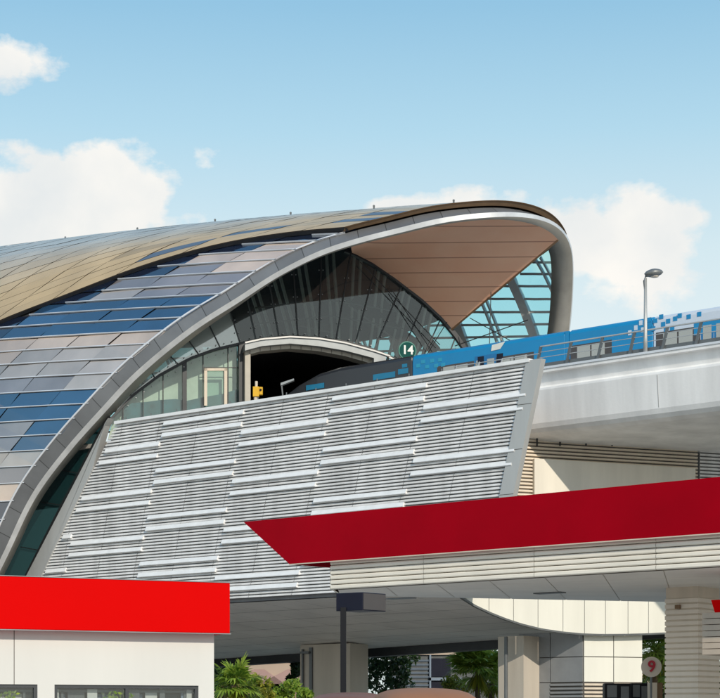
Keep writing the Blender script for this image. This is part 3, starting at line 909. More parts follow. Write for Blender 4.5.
# rows: joints at y=682, 656
zrow = [1.6+(720-y)/1800*100.6 for y in (700, 682, 656.5, 633)]
mid = cA+(cB-cA)*.505
for k in range(1, 3):
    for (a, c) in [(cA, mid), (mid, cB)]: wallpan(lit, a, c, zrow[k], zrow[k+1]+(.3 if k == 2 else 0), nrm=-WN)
pc = lit.build('cream_pier_panel', 'cream', ST)
lv = MB(); z = zrow[1]-.05
while z > .2:
    wallpan(lv, cA, mid, z-.17, z, t=.1, nrm=-WN); z -= .22
wallpan(lv, mid, cB, 0, zrow[1], nrm=-WN)
lv.build('pier_louvres', 'creamdark', pc)
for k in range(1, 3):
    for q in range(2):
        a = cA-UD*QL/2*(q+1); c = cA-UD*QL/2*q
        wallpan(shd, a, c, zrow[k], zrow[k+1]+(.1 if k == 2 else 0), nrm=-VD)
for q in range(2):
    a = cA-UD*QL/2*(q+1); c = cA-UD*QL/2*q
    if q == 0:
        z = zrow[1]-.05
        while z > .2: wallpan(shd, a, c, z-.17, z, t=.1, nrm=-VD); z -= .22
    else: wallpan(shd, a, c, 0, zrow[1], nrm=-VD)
shd.build('shaded_pier_panel', mat('shaded pier cladding', (.27, .28, .29), .45, .1, .1), ST)
b = MB()
for px in (506,): 
    p = onv(px, 650, 6.0); b.tube([[p[0], p[1], 0], [p[0], p[1], 6.3]], .11, 8)
b.build('drain_pipes', 'steelmid', ST)
b = MB(); pL = onv(498, 650, 6.6); b.box((uvz(pL)[0], 6.6, 0), (uvz(pL)[0]+1.75, 8.5, 6.35), W); b.build('side_pier', 'concrete2', ST)

# ================================================================== VIADUCT
VI = thing('viaduct', 'white concrete railway viaduct running right out of the station mouth', 'viaduct', W(15, 10, 0))
V0 = 4.0
prof2 = [(V0+.3, 20.62), (V0-.05, 20.62), (V0-.05, 20.45), (V0+.15, 20.42), (V0+.42, 19.8), (V0+.40, 19.72), (V0-.02, 19.62), (V0-.05, 19.5), (V0+.12, 17.75), (V0+.22, 17.5), (V0+.42, 17.3), (V0+.8, 17.15), (V0+2, 17.0), (V0+12, 17.0), (V0+14, 18.2), (V0+14.6, 20.6), (V0+14.2, 20.6), (V0+13.6, 19.5), (V0+.6, 19.5)]
b = MB(); us = np.linspace(-8, 52, 13)
nP = len(prof2)
rows = [W(u, v, z) for u in us for v, z in prof2]
b.mesh(rows, [(i*nP+k, i*nP+(k+1) % nP, (i+1)*nP+(k+1) % nP, (i+1)*nP+k) for i in range(len(us)-1) for k in range(nP)]+[tuple(range(nP)), tuple((len(us)-1)*nP+k for k in range(nP-1, -1, -1))])
gd_ = b.build('girder', 'concrete', VI)
b = MB(); b.box((-3, V0-.1, 20.62), (52, V0+.35, 20.74), W); b.build('coping', 'fin', VI)
b = MB()
for u in (4.6, 13.6, 22.6, 31.6): b.mark().prism([W(u, V0-.056, 19.46), W(u+.035, V0-.056, 19.46), W(u+.035, V0+.11, 17.8), W(u, V0+.11, 17.8)], VD*.02)
b.build_each('girder_joint', mat('weathered joint', (.38, .37, .36), .8), VI)
# outer fascia strip colours : recessed band
b = MB(); b.box((-3, V0+.32, 20.0), (52, V0+.34, 20.40), W); 
# railing : slanting posts, rails, infill
b = MB(); r_ = MB()
u = -3.0; k = 0
while u < 40:
    b.mark().bar(W(u, V0+.15, 20.74), W(u+.32, V0+.15, 21.9), .14, .10, up=VD); u += 1.95; k += 1
b.build_each('railing_post', 'steelmid', VI)
for z, rr in ((21.9, .045), (21.6, .02), (21.3, .02)): r_.mark().tube([W(-3+.32*(z-20.74)/1.2, V0+.12, z), W(40, V0+.12, z)], rr, 6)
r_.build_each('rail', 'trim', VI)
b = MB()
u = -3.0
while u < 40:
    b.mark().box((u+.1, V0+.22, 20.74), (u+1.85, V0+.24, 21.0), W); u += 1.95
b.build_each('kickboard', 'steelmid', VI)
for uu in (34, 50):
    b = MB(); c = W(uu, V0+7, 0)
    ring = [(1.6*math.cos(a), 1.2*math.sin(a)) for a in np.linspace(0, 2*math.pi, 17)[:-1]]
    vs = []
    for z, k in ((0, 1), (13, 1), (17.3, 2.6)): vs += [c+UD*x*(1 if z < 14 else 1.1)+VD*y*k+[0, 0, z] for x, y in ring]
    b.mesh(vs, [(i*16+q, i*16+(q+1) % 16, (i+1)*16+(q+1) % 16, (i+1)*16+q) for i in range(2) for q in range(16)]); b.build('viaduct_column', 'concrete', VI, smooth=True)
b = MB()
for v in (9.0, 10.5, 14, 15.5): b.box((-8, v-.05, 19.5), (52, v+.05, 19.72), W)
b.build('rails', 'steelmid', VI)
# ================================================================== TRAIN
TR = thing('metro_train', 'blue metro train with white pixel pattern leaving the station portal', 'train', W(-5, 9.6, 19.72))
TV0, TV1, TZ0, TZ1 = 8.3, 11.0, 19.95, 23.70
tp = [(TV0+.15, TZ0), (TV0, TZ0+.3), (TV0, TZ1-.32), (TV0+.06, TZ1-.17), (TV0+.25, TZ1-.05), (TV0+.8, TZ1), (TV1-.8, TZ1), (TV1-.25, TZ1-.05), (TV1-.06, TZ1-.17), (TV1, TZ1-.32), (TV1, TZ0+.3), (TV1-.15, TZ0)]
def tu(px, v=TV0): return uvz(onv(px, 350, v))[0]
def car(u0, u1, mname, nose=0):
    mb = MB(); n_ = len(tp); rings = []
    us = [u0, u0+.06]+([u0+.5, u0+1.2, u0+2.2, u0+3.6, u0+5.2, u0+7.0] if nose else [])+[u1-.06, u1]
    for u in us:
        k = 1.0
        if nose:
            d = min(1, (u-u0)/7.0); k = .25+.75*math.sin(d*math.pi/2)**.85
        cv = (TV0+TV1)/2
        sh = .97 if u in (u0, u1) else 1
        rings.append([W(u, cv+(v-cv)*sh*(.75+.25*k), TZ0+(z-TZ0)*k*sh) for v, z in tp])
    mb.mesh([p for r in rings for p in r], [(i*n_+q, i*n_+(q+1) % n_, (i+1)*n_+(q+1) % n_, (i+1)*n_+q) for i in range(len(us)-1) for q in range(n_)]+[tuple(range(n_)), tuple((len(us)-1)*n_+q for q in range(n_-1, -1, -1))])
    return mb
ub = tu(412); uc = tu(640)
o = car(tu(256), ub, 'g', 1).build('front_car', 'traingrey', TR)
o2 = car(ub+.02, tu(565), 'b').build('blue_car', 'trainblue', TR)
o3 = car(tu(565)+.25, uc+.8, 'b').build('blue_car', 'trainblue', TR)
o4 = car(uc+.82, uc+19, 'w').build('white_car', 'trainwhite', TR)
o5 = car(uc+19.5, uc+37, 'b').build('blue_car', 'trainblue', TR)
b = MB(); b.mark().box((tu(565)-.0, TV0+.01, TZ0+.2), (tu(565)+.25, TV1-.2, TZ1-.12), W); b.mark().box((uc+19, TV0+.2, TZ0+.2), (uc+19.5, TV1-.2, TZ1-.2), W); b.build_each('gangway', 'trainblue', TR)
# windows and doors along the side
def side(mb, u0, u1, z0, z1, off=.012, mi=0): mb.box((u0, TV0-off, z0), (u1, TV0+.02, z1), W, mi)
def sides(parent, u0, u1, step=2.35):
    wn = MB(); fr = MB(); dr = MB(); u = u0+.3; k = 0
    while u+2 < u1:
        if k % 3 == 1:
            for q in (0, .78):
                dr.mark(); side(dr, u+q, u+q+.74, TZ0+.15, TZ0+3.0, .012); wn.mark(); side(wn, u+q+.12, u+q+.62, TZ0+1.2, TZ0+2.75, .02)
        else:
            fr.mark(); side(fr, u-.4, u+2.3, TZ0+1.2, TZ0+2.76, .010); wn.mark(); side(wn, u+.05, u+.9, TZ0+1.25, TZ0+2.66, .018); wn.mark(); side(wn, u+1.0, u+1.85, TZ0+1.25, TZ0+2.66, .018)
        u += step if k % 3 != 1 else step-.5; k += 1
    d = dr.build_each('door', mat('train door', (.01, .16, .38), .35), parent) if dr.v else None
    wn.build_each('window', 'trainwin', parent); fr.build_each('window_band', 'winband', parent)
sides(o2, ub+2, tu(560)); sides(o3, tu(572), uc); sides(o4, uc+1.1, uc+18.5); sides(o5, uc+20, uc+36)
# dark skirts
b = MB(); b.box((tu(300), TV0+.1, TZ0-.25), (uc+37, TV1-.1, TZ0), W); b.build('bogies', 'blacksign', TR)
b = MB()
for dc in range(0, 40):
    pass
def sq(mb, px, py, w=4.2, h=4.6, v=TV0-.016):
    p = onv(px, py, v); q = onv(px+w, py-w*.18, v); u0 = uvz(p)[0]; u1 = uvz(q)[0]; z = p[2]
    mb.mark().box((u0, v, z-h/18.8/2), (u1, v+.02, z+h/18.8/2), W)
b = MB()
for (x, y) in [(656, 319.5), (664, 323), (669, 320), (676, 317.5), (680.5, 314.5), (689.5, 315.5), (700, 313), (673, 327), (662, 315.5), (651, 324), (654, 327.5), (667, 328), (650, 318.5)]: sq(b, x-3, y+1.5)
b.mark(); side(b, tu(694), tu(760), TZ0+2.3, TZ0+2.95, .014)
b.build_each('blue_square', 'trainblue', o4)
b = MB()
for (x, y) in [(636, 328), (641, 323), (630, 333), (643, 330)]: sq(b, x-2, y, 3.4, 5)
b.build_each('white_square', 'trainwhite', o3)
b = MB()
for (x, y, w, h) in [(306, 388, 18, 6), (373, 377.5, 22, 6.5), (398, 372, 10, 6), (402, 366, 5, 4)]: sq(b, x, y, w, h, TV0-.02)
b.build_each('cyan_patch', 'traincyan', o)
b = MB()
for (x, y) in [(416, 366), (421, 362), (425, 367), (430, 361), (434, 366), (438, 360), (441, 365)]: sq(b, x, y, 4, 4)
b.build_each('cyan_square', mat('teal square', (.02, .32, .5), .35), o2)
b = MB()
p = [onv(x, y, TV0-.03) for x, y in [(491, 351), (500, 349), (505, 341.5), (492, 345)]]
b.prism(p, VD*.02); b.build('swoosh', M['cream'], o2)
b = MB(); b.mark().box((tu(478), TV0-.03, 22.35), (tu(484), TV0, 22.9), W); b.mark().box((tu(497), TV0-.03, 22.35), (tu(503), TV0, 22.9), W); b.build_each('indicator_panel', 'navy', o2)
# railing seen in front of the train on the station coping
b = MB()
u_a, u_b = tu(455, 1.0), tu(540, 1.0)
b.tube([W(u_a, .9, ZT+.55), W(u_b, .9, ZT+.55)], .03, 5)
u = u_a
while u < u_b: b.bar(W(u, .9, ZT+.1), W(u+.22, .9, ZT+.6), .08, .06, up=VD); u += 1.5
b.build('platform_rail', 'trim', ST)
# ================================================================== small station things
# round sign with the number 14
c = E(407.5, 350.5, 2.2)
s14 = thing('platform_sign', 'round dark green platform sign with white number 14 above the train', 'sign', c-np.array([0, 0, .8]))
def disc(mb, c, r, right, up, d, n=28, mi=0):
    right = np.array(right, float); up = np.array(up, float); mb.prism([np.array(c)+right*r*math.cos(2*math.pi*k/n)+up*r*math.sin(2*math.pi*k/n) for k in range(n)], np.cross(right, up)*-d, mi)
ER = ED.copy(); UP = np.array([0, 0, 1.])
b = MB(); disc(b, c, .60, ER, UP, .1); b.build('ring', 'greenring', s14)
b = MB(); disc(b, c-EN*.02, .535, ER, UP, .05); b.build('disc', 'green14', s14)
textmesh('14', .78, c-EN*.05, ER, UP, .012, 'lettering', 'letterwhite', s14, .022)
b = MB(); b.bar(c+EN*.12+[0, 0, .6], c+EN*.12-[0, 0, 2.6], .08, .08, up=EN); b.build('post', 'steeldark', s14)
# yellow signal box
c = onv(256, 404, 4.5); c = np.array([c[0], c[1], 0])
yb = thing('trackside_signal', 'yellow trackside signal box on a short post beside the portal', 'signal', [c[0], c[1], ZT-.9])
zt = 1.6+(720-387)/1800*c[1]; zb_ = 1.6+(720-397)/1800*c[1]
b = MB(); b.box((c[0]-.19, c[1]-.2, zb_), (c[0]+.2, c[1]+.15, zt)); b.build('housing', 'yellow', yb, bevel=.03)
b = MB(); b.box((c[0]+.21, c[1]-.16, zb_+.12), (c[0]+.42, c[1]+.1, zt-.02)); b.build('side_box', 'yellow', yb, bevel=.02)
b = MB(); b.tube([[c[0]-.02, c[1], ZT-.9], [c[0]-.02, c[1], zb_]], .12, 8); b.tube([[c[0]+.02, c[1], zt], [c[0]+.02, c[1], zt+.35]], .09, 8); b.build('post', 'creamdark', yb)
b = MB(); b.tube([[c[0]+.3, c[1]-.16, (zt+zb_)/2+.1], [c[0]+.3, c[1]-.21, (zt+zb_)/2+.1]], .07, 10); b.build('lens', 'blacksign', yb)
# slim camera/monitor arm
c = onv(284, 396, 4.0)
cm = thing('platform_monitor', 'slim grey platform monitor tilted on an angled arm in front of the dark portal', 'monitor', [c[0], c[1], ZT-.9])
b = MB(); b.bar([c[0]+.15, c[1], ZT-.9], [c[0]-.15, c[1], c[2]+.75], .08, .08, up=(0, 1, 0)); b.build('post', 'steelmid', cm)
b = MB(); b.prism([[c[0]-.2, c[1]-.1, c[2]+.62], [c[0]+.62, c[1]-.1, c[2]+.95], [c[0]+.6, c[1]-.1, c[2]+1.05], [c[0]-.2, c[1]-.1, c[2]+.78]], [0, .4, 0]); b.build('screen', 'steel', cm)
# lamp on the viaduct
c = onv(645.5, 357, V0+.1)
lp = thing('street_lamp', 'single street lamp with oval grey head standing on the viaduct edge', 'street lamp', [c[0], c[1], 20.7])
ztop = 1.6+(720-278)/1800*c[1]
b = MB(); b.tube([[c[0], c[1], 20.7], [c[0], c[1], 21.5], [c[0], c[1], ztop]], [.12, .10, .075], 10); b.build('pole', 'lamppost', lp, smooth=True)
b = MB(); b.tube([[c[0]-.02, c[1], ztop-.7], [c[0]-.08, c[1], ztop-.15], [c[0], c[1], ztop+.1], [c[0]+.35, c[1], ztop+.12]], [.05, .05, .06, .06], 8); b.build('bracket', 'lampshell', lp, smooth=True)
b = MB(); hc = [c[0]+.42, c[1]-.05, ztop+.17]
vs = []; fs_ = []; nn = 16
for i in range(11):
    q = i/10; x = -.5+q*1.0; r = .26*math.sqrt(max(.0001, 1-(2*q-1)**2))*(1.1-.35*abs(q-.45)); zc = .10*q+.03
    vs += [(hc[0]+x, hc[1]+r*1.1*math.cos(2*math.pi*k/nn), hc[2]+zc+r*.78*math.sin(2*math.pi*k/nn)) for k in range(nn)]
fs_ = [(i*nn+k, i*nn+(k+1) % nn, (i+1)*nn+(k+1) % nn, (i+1)*nn+k) for i in range(10) for k in range(nn)]
b.mesh(vs, fs_); hd = b.build('lamp_head', 'lampshell', lp, smooth=True)
b = MB(); b.sphere([hc[0]+.03, hc[1], hc[2]-.1], .2, 12, 0, (1.2, .9, .35)); b.build('lens', 'signwhite', hd, smooth=True)

# ================================================================== FUEL CANOPY
CA = np.array([8.95, 47.4, 0]); CD = UD.copy(); CN = VD.copy()
def C(t, v, z): return CA-CD*t+CN*v+np.array([0, 0, z])    # t grows to the left end
CAN = thing('fuel_canopy', 'fuel station canopy with shaded red pointed fascia over cream ribbed cladding', 'canopy', C(0, 6, 0))
zc0, zc1, zr = 5.6, 6.5, 7.92
tl_ = 12.7; tr_ = -14
b = MB()
# body box
KB0 = np.array([3.3, 59.0, 0]); KBD = np.array([7.0, 2.0, 0.0])
BL = KB0-KBD*.563; BR = KB0+KBD*3.2
def cpoly(z): return [C(tl_-.2, .12, z), C(tr_, .12, z), BR+[0, 0, z], BL+[0, 0, z]]
b.prism(cpoly(zc0+.02), [0, 0, zr-.1-zc0])
cb = b.build('roof_slab', 'creamdark', CAN)
b = MB()
z = zc0; k = 0; nr = 6; rh = (zc1-zc0)/nr
for k in range(nr):
    z0 = zc0+k*rh
    cr = [(.08, z0+.02), (-.01, z0+.02), (-.035, z0+.045), (-.035, z0+rh-.03), (-.01, z0+rh-.005), (.08, z0+rh-.005)]
    segs = [tl_, 9.1, 5.2, 1.3, -2.6, -6.5, -10.4, tr_]
    for a in range(len(segs)-1):
        x0, x1 = segs[a]-.006, segs[a+1]+.006
        for q in range(len(cr)-1): b.face([C(x0, *cr[q]), C(x1, *cr[q]), C(x1, *cr[q+1]), C(x0, *cr[q+1])])
        b.face([C(x0, *cr[q]) for q in range(len(cr))])
    # return on the left end
    for q in range(len(cr)-1):
        f = lambda w, c_: lerp(C(tl_, 0, c_[1]), BL+[0, 0, c_[1]], w)-CD*(-c_[0]*-.0)+CD*c_[0]
        b.face([f(.0, cr[q]), f(1, cr[q]), f(1, cr[q+1]), f(0, cr[q+1])])
b.build('ribbed_fascia', mat('ribbed cream cladding', (.88, .82, .71), .45, 0, .1, .6, streak=True), CAN)
b = MB()
ptop = uvz  # noqa
def tC(px, z, v=-.2):
    # t coordinate for the pixel column on the plane v
    p = hitp(px, 500, C(0, v, 0), CN); return float((CA-p)@CD)
tt_, tb_ = tC(244, 0), tC(290, 0)
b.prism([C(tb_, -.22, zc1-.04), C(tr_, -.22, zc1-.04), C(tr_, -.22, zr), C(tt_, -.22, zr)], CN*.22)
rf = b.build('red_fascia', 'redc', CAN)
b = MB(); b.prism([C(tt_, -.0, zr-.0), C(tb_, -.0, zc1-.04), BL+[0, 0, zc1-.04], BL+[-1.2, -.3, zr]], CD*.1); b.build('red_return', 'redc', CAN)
b = MB(); b.bar(C(tb_, -.24, zc1-.05), C(tr_, -.24, zc1-.05), .03, .03); b.build('fascia_edge', 'creamdark', rf)
# soffit
b = MB()
fA, fB = C(tl_-.2, .1, zc0), C(tr_, .1, zc0)
bA, bB = BL+[0, 0, zc0], BR+[0, 0, zc0]
for i in range(14):
    for k in range(5):
        g_ = random.uniform(.97, 1.03)*.84
        P_ = lambda x, y: lerp(lerp(fA, fB, x), lerp(bA, bB, x), y)
        x0, x1, y0, y1 = i/14+.0004, (i+1)/14-.0004, k/5+.001, (k+1)/5-.001
        b.face([P_(x0, y0), P_(x1, y0), P_(x1, y1), P_(x0, y1)], 0, (g_, g_*.95, g_*.88))
b.build('canopy_soffit', 'belly', CAN)
b = MB()
for (px, v) in ((410, 4), (560, 5)):
    t = tC(px, 0, v); b.mark().box((0, 0, 0), (1.0, .35, .03), lambda x, y, z: C(t+x, v+y, zc0-.035+z))
b.build_each('soffit_light', 'steelmid', CAN)
# column
def column(px, Yc, wu, wv, name):
    x0 = (px-360)/F*Yc
    base = np.array([x0, Yc, 0]); mb = MB(); z = 0.0; k = 0; core = MB()
    # base = left corner seen; front-left face runs along +UD, right face along +VD
    while z < zc0-.35:
        h = .17; o_ = .03
        mb.prism([base+UD*(-o_)-VD*o_+[0, 0, z+.03], base+UD*(wu+o_)-VD*o_+[0, 0, z+.03], base+UD*(wu+o_)+VD*(wv+o_)+[0, 0, z+.03], base-UD*o_+VD*(wv+o_)+[0, 0, z+.03]], [0, 0, h-.045])
        z += h
    core.prism([base, base+UD*wu, base+UD*wu+VD*wv, base+VD*wv], [0, 0, zc0])
    c_ = core.build(name, 'creamdark', CAN); mb.build('column_cladding', M['creamclad'], c_, bevel=.012)
    cap = MB(); o_ = .0
    cap.prism([base-UD*.04-VD*.04+[0, 0, zc0-.5], base+UD*(wu+.04)-VD*.04+[0, 0, zc0-.5], base+UD*(wu+.04)+VD*(wv+.04)+[0, 0, zc0-.5], base-UD*.04+VD*(wv+.04)+[0, 0, zc0-.5]], [0, 0, .5])
    return base
M['creamclad'] = mat('column cladding', (.82, .74, .64), .5, 0, .12, 1.2, streak=True)
cb_ = column(666, 54.5, 1.08, 1.35, 'column')
column(1180, 52, 1.08, 1.35, 'column')
b = MB(); p = cb_+UD*.45-VD*.05+[0, 0, 5.0]; b.box((-.08, -.08, -.06), (.08, .0, .06), lambda x, y, z: p+UD*x+VD*y+[0, 0, z]); b.build('column_socket', 'goldlip', CAN)
# sign box right of the column
c = aty(702, 655, 49.0)
sb = thing('canopy_sign_box', 'cream ribbed box with red top block hung beside the ribbed column', 'sign box', [c[0], c[1], 0])
z0 = c[2]; z1 = aty(702, 616, 49)[2]
b = MB(); z = z0
while z < z1-.05:
    b.box((0, 0, z), (2.6, 1.0, z+.15), lambda x, y, zz: np.array([c[0], c[1], 0])+UD*x+VD*y+[0, 0, zz]); z += .165
b.build('ribbed_body', mat('beige ribbed box', (.50, .42, .34), .55, 0, .12), sb, bevel=.01)
b = MB(); q = np.array([aty(714, 640, 48.8)[0], 48.8, 0]); b.prism([q+[0.06, 0, z1-.05], q+[2, -1.4, z1-.05], q+[2, -1.4, z1+.42], q+[-.08, 0, z1+.42]], VD*.8); b.build('red_block', 'red', sb)
b = MB(); b.box((.9, .3, 0), (1.3, .7, z0), lambda x, y, zz: np.array([c[0], c[1], 0])+UD*x+VD*y+[0, 0, zz]); b.build('post', 'steelmid', sb)
# ================================================================== KIOSK
KD = np.array([.924, .383, 0]); KD /= np.linalg.norm(KD); KN = np.array([-KD[1], KD[0], 0])
KA = np.array([(230-360)/F*31.0, 31.0, 0])
def Kp(a, d, z): return KA-KD*a+KN*d+np.array([0, 0, z])   # a: distance left of the red corner, d: depth behind the red face
KI = thing('fuel_kiosk', 'white kiosk with bright red parapet band and dark framed windows', 'kiosk', Kp(5, 4, 0))
zt, zb_ = 3.96, 3.09
b = MB()
b.box((-.0, 0, zb_), (15, 9, zt), lambda a, d, z: Kp(a, d, z)); rb = b.build('red_band', 'red', KI, bevel=.01)
b = MB()
for z in (zt, zb_-.015): b.box((-.015, -.012, z), (15, 0.03, z+.012), lambda a, d, zz: Kp(a, d, zz))
b.build('band_edge', 'steel', rb)
def Ka(px, d): 
    p = hitp(px, 690, Kp(0, d, 0), KN); return float((KA-p)@KD)
wd = .25
aw = Ka(214, wd)
zw1 = 2.19; zw0 = 1.05
wins = [(Ka(198.5, wd), Ka(54.5, wd)), (Ka(37.5, wd), Ka(37.5, wd)+2.3)]
b = MB()
def kb(a0, a1, z0, z1, d0=wd, d1=wd+.2): b.box((a0, d0, z0), (a1, d1, z1), lambda a, d, z: Kp(a, d, z))
kb(aw, 14.5, zw1, zb_); kb(aw, 14.5, 0, zw0)
kb(aw, wins[0][0], zw0, zw1); kb(wins[0][1], wins[1][0], zw0, zw1); kb(wins[1][1], 14.5, zw0, zw1)
b.box((aw, wd+.2, 0), (aw+.2, 8.6, zb_), lambda a, d, z: Kp(a, d, z)); b.box((14.3, wd+.2, 0), (14.5, 8.6, zb_), lambda a, d, z: Kp(a, d, z)); b.box((aw, 8.4, 0), (14.5, 8.6, zb_), lambda a, d, z: Kp(a, d, z))
b.build('wall', 'white', KI)
b = MB(); b.box((Ka(14.5, wd), wd-.003, zw1), (Ka(14.5, wd)+.012, wd, zb_), lambda a, d, z: Kp(a, d, z)); b.build('wall_joint', 'joint', KI)
for (a0, a1) in wins:
    w = (a1-a0); b = MB()
    f = .055
    for (x0, x1, z0, z1) in [(a0, a1, zw1-f, zw1), (a0, a1, zw0, zw0+f), (a0, a0+f, zw0+f, zw1-f), (a1-f, a1, zw0+f, zw1-f), ((a0+a1)/2-.03, (a0+a1)/2+.03, zw0+f, zw1-f)]:
        b.box((x0, wd+.03, z0), (x1, wd+.1, z1), lambda a, d, z: Kp(a, d, z))
    wo = b.build('window', 'winframe', KI)
    b = MB(); b.face([Kp(a0, wd+.07, zw0), Kp(a1, wd+.07, zw0), Kp(a1, wd+.07, zw1), Kp(a0, wd+.07, zw1)]); b.build('pane', 'kioskglass', wo)
    # inner sash
    b = MB()
    for q in ((a0+.16), (a1-.2), (a0+a1)/2+.35): b.box((q, wd+.2, zw0), (q+.04, wd+.24, zw1-.1), lambda a, d, z: Kp(a, d, z))
    b.box((a0, wd+.2, zw1-.12), (a1, wd+.24, zw1-.085), lambda a, d, z: Kp(a, d, z)); b.build('sash', 'steelmid', wo)
b = MB()
a0_ = aw+.35; k = 0
for (w_i, m_) in [(.10, 0), (.06, 1), (.26, 3), (.10, 2), (.22, 0), (.07, 1), (.30, 2), (.05, 3), (.33, 1), (.18, 0), (.3, 2), (.12, 1), (.25, 0), (.3, 3), (.4, 0), (.3, 2), (.3, 1), (.5, 0)]:
    dd_ = .42+.07*(k % 3); b.mark().box((a0_, dd_, .9), (a0_+w_i-.01, dd_+.03, 2.12-.04*(k % 3)), lambda x, d, z: Kp(x, d, z), m_); a0_ += w_i+.02; k += 1
b.build_each('reflection_strip', ['white', 'bluegrey', 'steelmid', 'steeldark'], KI)  # coloured strips behind the panes, added to stand for their reflections
for (px_, seed_) in ((114, 1), (127, 2), (10, 3)):  # added plants stand in for greenery reflected in the panes
    rnd = random.Random(seed_); cc_ = Kp(Ka(px_, wd), .36, 1.9); base_ = [cc_[0], cc_[1], .9]
    pt_ = thing('reflection_plant', ['', 'added green plant standing for a reflection in the middle of the wide kiosk window', 'added green plant standing for a reflection beside the bar of the wide kiosk window', 'added green plant standing for a reflection in the leftmost kiosk window'][seed_], 'plant reflection', base_, 'plants added for reflections in the kiosk windows')
    b = MB(); b.tube([[cc_[0], cc_[1], .9], [cc_[0], cc_[1], 1.15]], [.07, .1], 10); b.build('reflection_plant_pot', 'creamdark', pt_)
    b = MB()
    for q in range(150):
        p = np.array([cc_[0]+rnd.gauss(0, .07), cc_[1]+rnd.uniform(-.03, .05), rnd.uniform(1.2, 2.08)]); d1 = np.array([rnd.gauss(0, 1), rnd.gauss(0, .4), rnd.gauss(0, 1)]); d1 /= np.linalg.norm(d1); d2 = np.cross(d1, [0, 1, .2])
        b.face([p-d1*.045, p+d2*.02, p+d1*.045, p-d2*.02])
    b.build('reflection_plant_leaves', 'palmsunlit', pt_)
b = MB(); b.box((aw+.2, 5, 0), (14.3, 5.1, 3.0), lambda a, d, z: Kp(a, d, z)); b.build('interior_wall', 'creamdark', KI)
# ================================================================== dark post lamp
c = aty(343.3, 650, 40.0); c = np.array([c[0], c[1], 0])
PL = thing('area_light_post', 'black post with dark box shaped floodlight head in front of the canopy', 'floodlight', c)
b = MB(); b.box((-.065, -.065, 0), (.065, .065, 4.1), lambda x, y, z: c+[x, y, z]); po = b.build('post', 'blacksign', PL, bevel=.01)
b = MB(); b.box((-.2, -.2, 0), (.2, .2, .03), lambda x, y, z: c+[x, y, z]); b.build('base_plate', 'blacksign', PL)
h0 = aty(362, 611, 40)[2]; h1 = aty(362, 593, 40)[2]
pc_ = c+np.array([.42, -.05, 0]); 
hl = np.array([(336-360)/F*40.0, 40.1, 0]); hm = np.array([(362.5-360)/F*39.75, 39.75, 0]); hr = np.array([(386-360)/F*40.3, 40.3, 0]); hb = hl+hr-hm
b = MB(); b.prism([hl+[0, 0, h0], hm+[0, 0, h0], hr+[0, 0, h0], hb+[0, 0, h0]], [0, 0, h1-h0]); hd = b.build('lamp_head', 'navy', PL, bevel=.01)
b = MB(); dd = (hr-hm)/np.linalg.norm(hr-hm); nn_ = np.array([dd[1], -dd[0], 0])
b.prism([hm+dd*.02+nn_*.0+[0, 0, h0+.02], hr-dd*.02+[0, 0, h0+.02], hr-dd*.02+[0, 0, h1-.02], hm+dd*.02+[0, 0, h1-.02]], nn_*.012); b.build('side_panel', mat('grey lens panel', (.07, .065, .065), .4), hd)
# ================================================================== number 9 sign
c = aty(651.5, 667, 55.5)
s9 = thing('bay_sign', 'round pale sign with red number 9 on a thin post by the palm', 'sign', [c[0], c[1], 0])
rr = 10.2/F*c[1]; RX = np.array([1., 0, 0])
b = MB(); disc(b, c, rr, RX, UP, .05); b.build('disc', 'signwhite', s9)
textmesh('9', rr*1.55, c+np.array([0, -.05, .0]), RX, UP, .02, 'lettering', 'letterred', s9, .011)
b = MB(); b.tube([[c[0], c[1]+.08, 0], [c[0], c[1]+.08, c[2]+.1]], .035, 8); b.build('post', 'steelmid', s9)
# ================================================================== fuel dispensers
def pump(px, Y, w, h, label):
    x = (px-360)/F*Y; t = thing('fuel_dispenser', label, 'fuel dispenser', [x, Y, 0], 'fuel dispensers under the canopy')
    b = MB(); b.box((x-w/2, Y, .1), (x+w/2, Y+.5, h)); bd = b.build('body', 'blacksign', t, bevel=.03)
    b = MB(); b.box((x-w/2+.08, Y-.02, h-.45), (x-w/2+.08+w*.36, Y, h-.06)); b.box((x+w/2-.08-w*.3, Y-.02, h-.5), (x+w/2-.08, Y, h-.1)); b.build('screen', 'steelmid', bd)
    b = MB(); b.box((x-w/2+.1, Y-.02, 1.0), (x+w/2-.1, Y, 1.35)); b.build('price_plate', 'signwhite', bd)
    b = MB()
    for q in (-.3, 0, .3): b.tube([[x+q*w, Y-.05, h-.5], [x+q*w+.03, Y-.2, h-.7], [x+q*w+.05, Y-.15, .6]], .03, 6)
    b.build('hoses', 'tyre', t)
    b = MB(); b.box((x-w/2-.1, Y-.2, 0), (x+w/2+.1, Y+.7, .1)); b.build('plinth', 'paving', t)
pump(618, 57.0, .85, 2.76, 'black fuel dispenser left of its twin, below the cream pier panels')
pump(640, 57.6, .62, 2.78, 'black fuel dispenser right of its twin, next to the tan bollard')
x = (656.5-360)/F*56; bl = MB(); bl.prism([[x-.22, 56, 0], [x+.02, 56, 0], [x+.02, 56, 2.76], [x-.22, 56, 2.76]], [0, .4, 0]); bl.prism([[x+.03, 56.02, 0], [x+.2, 56.05, 0], [x+.2, 56.05, 2.76], [x+.03, 56.02, 2.76]], [0, .35, 0], 1)
tag(bl.build('tan_post', ['creamdark', 'goldlip']), 'square tan post standing below the number 9 sign', 'post')
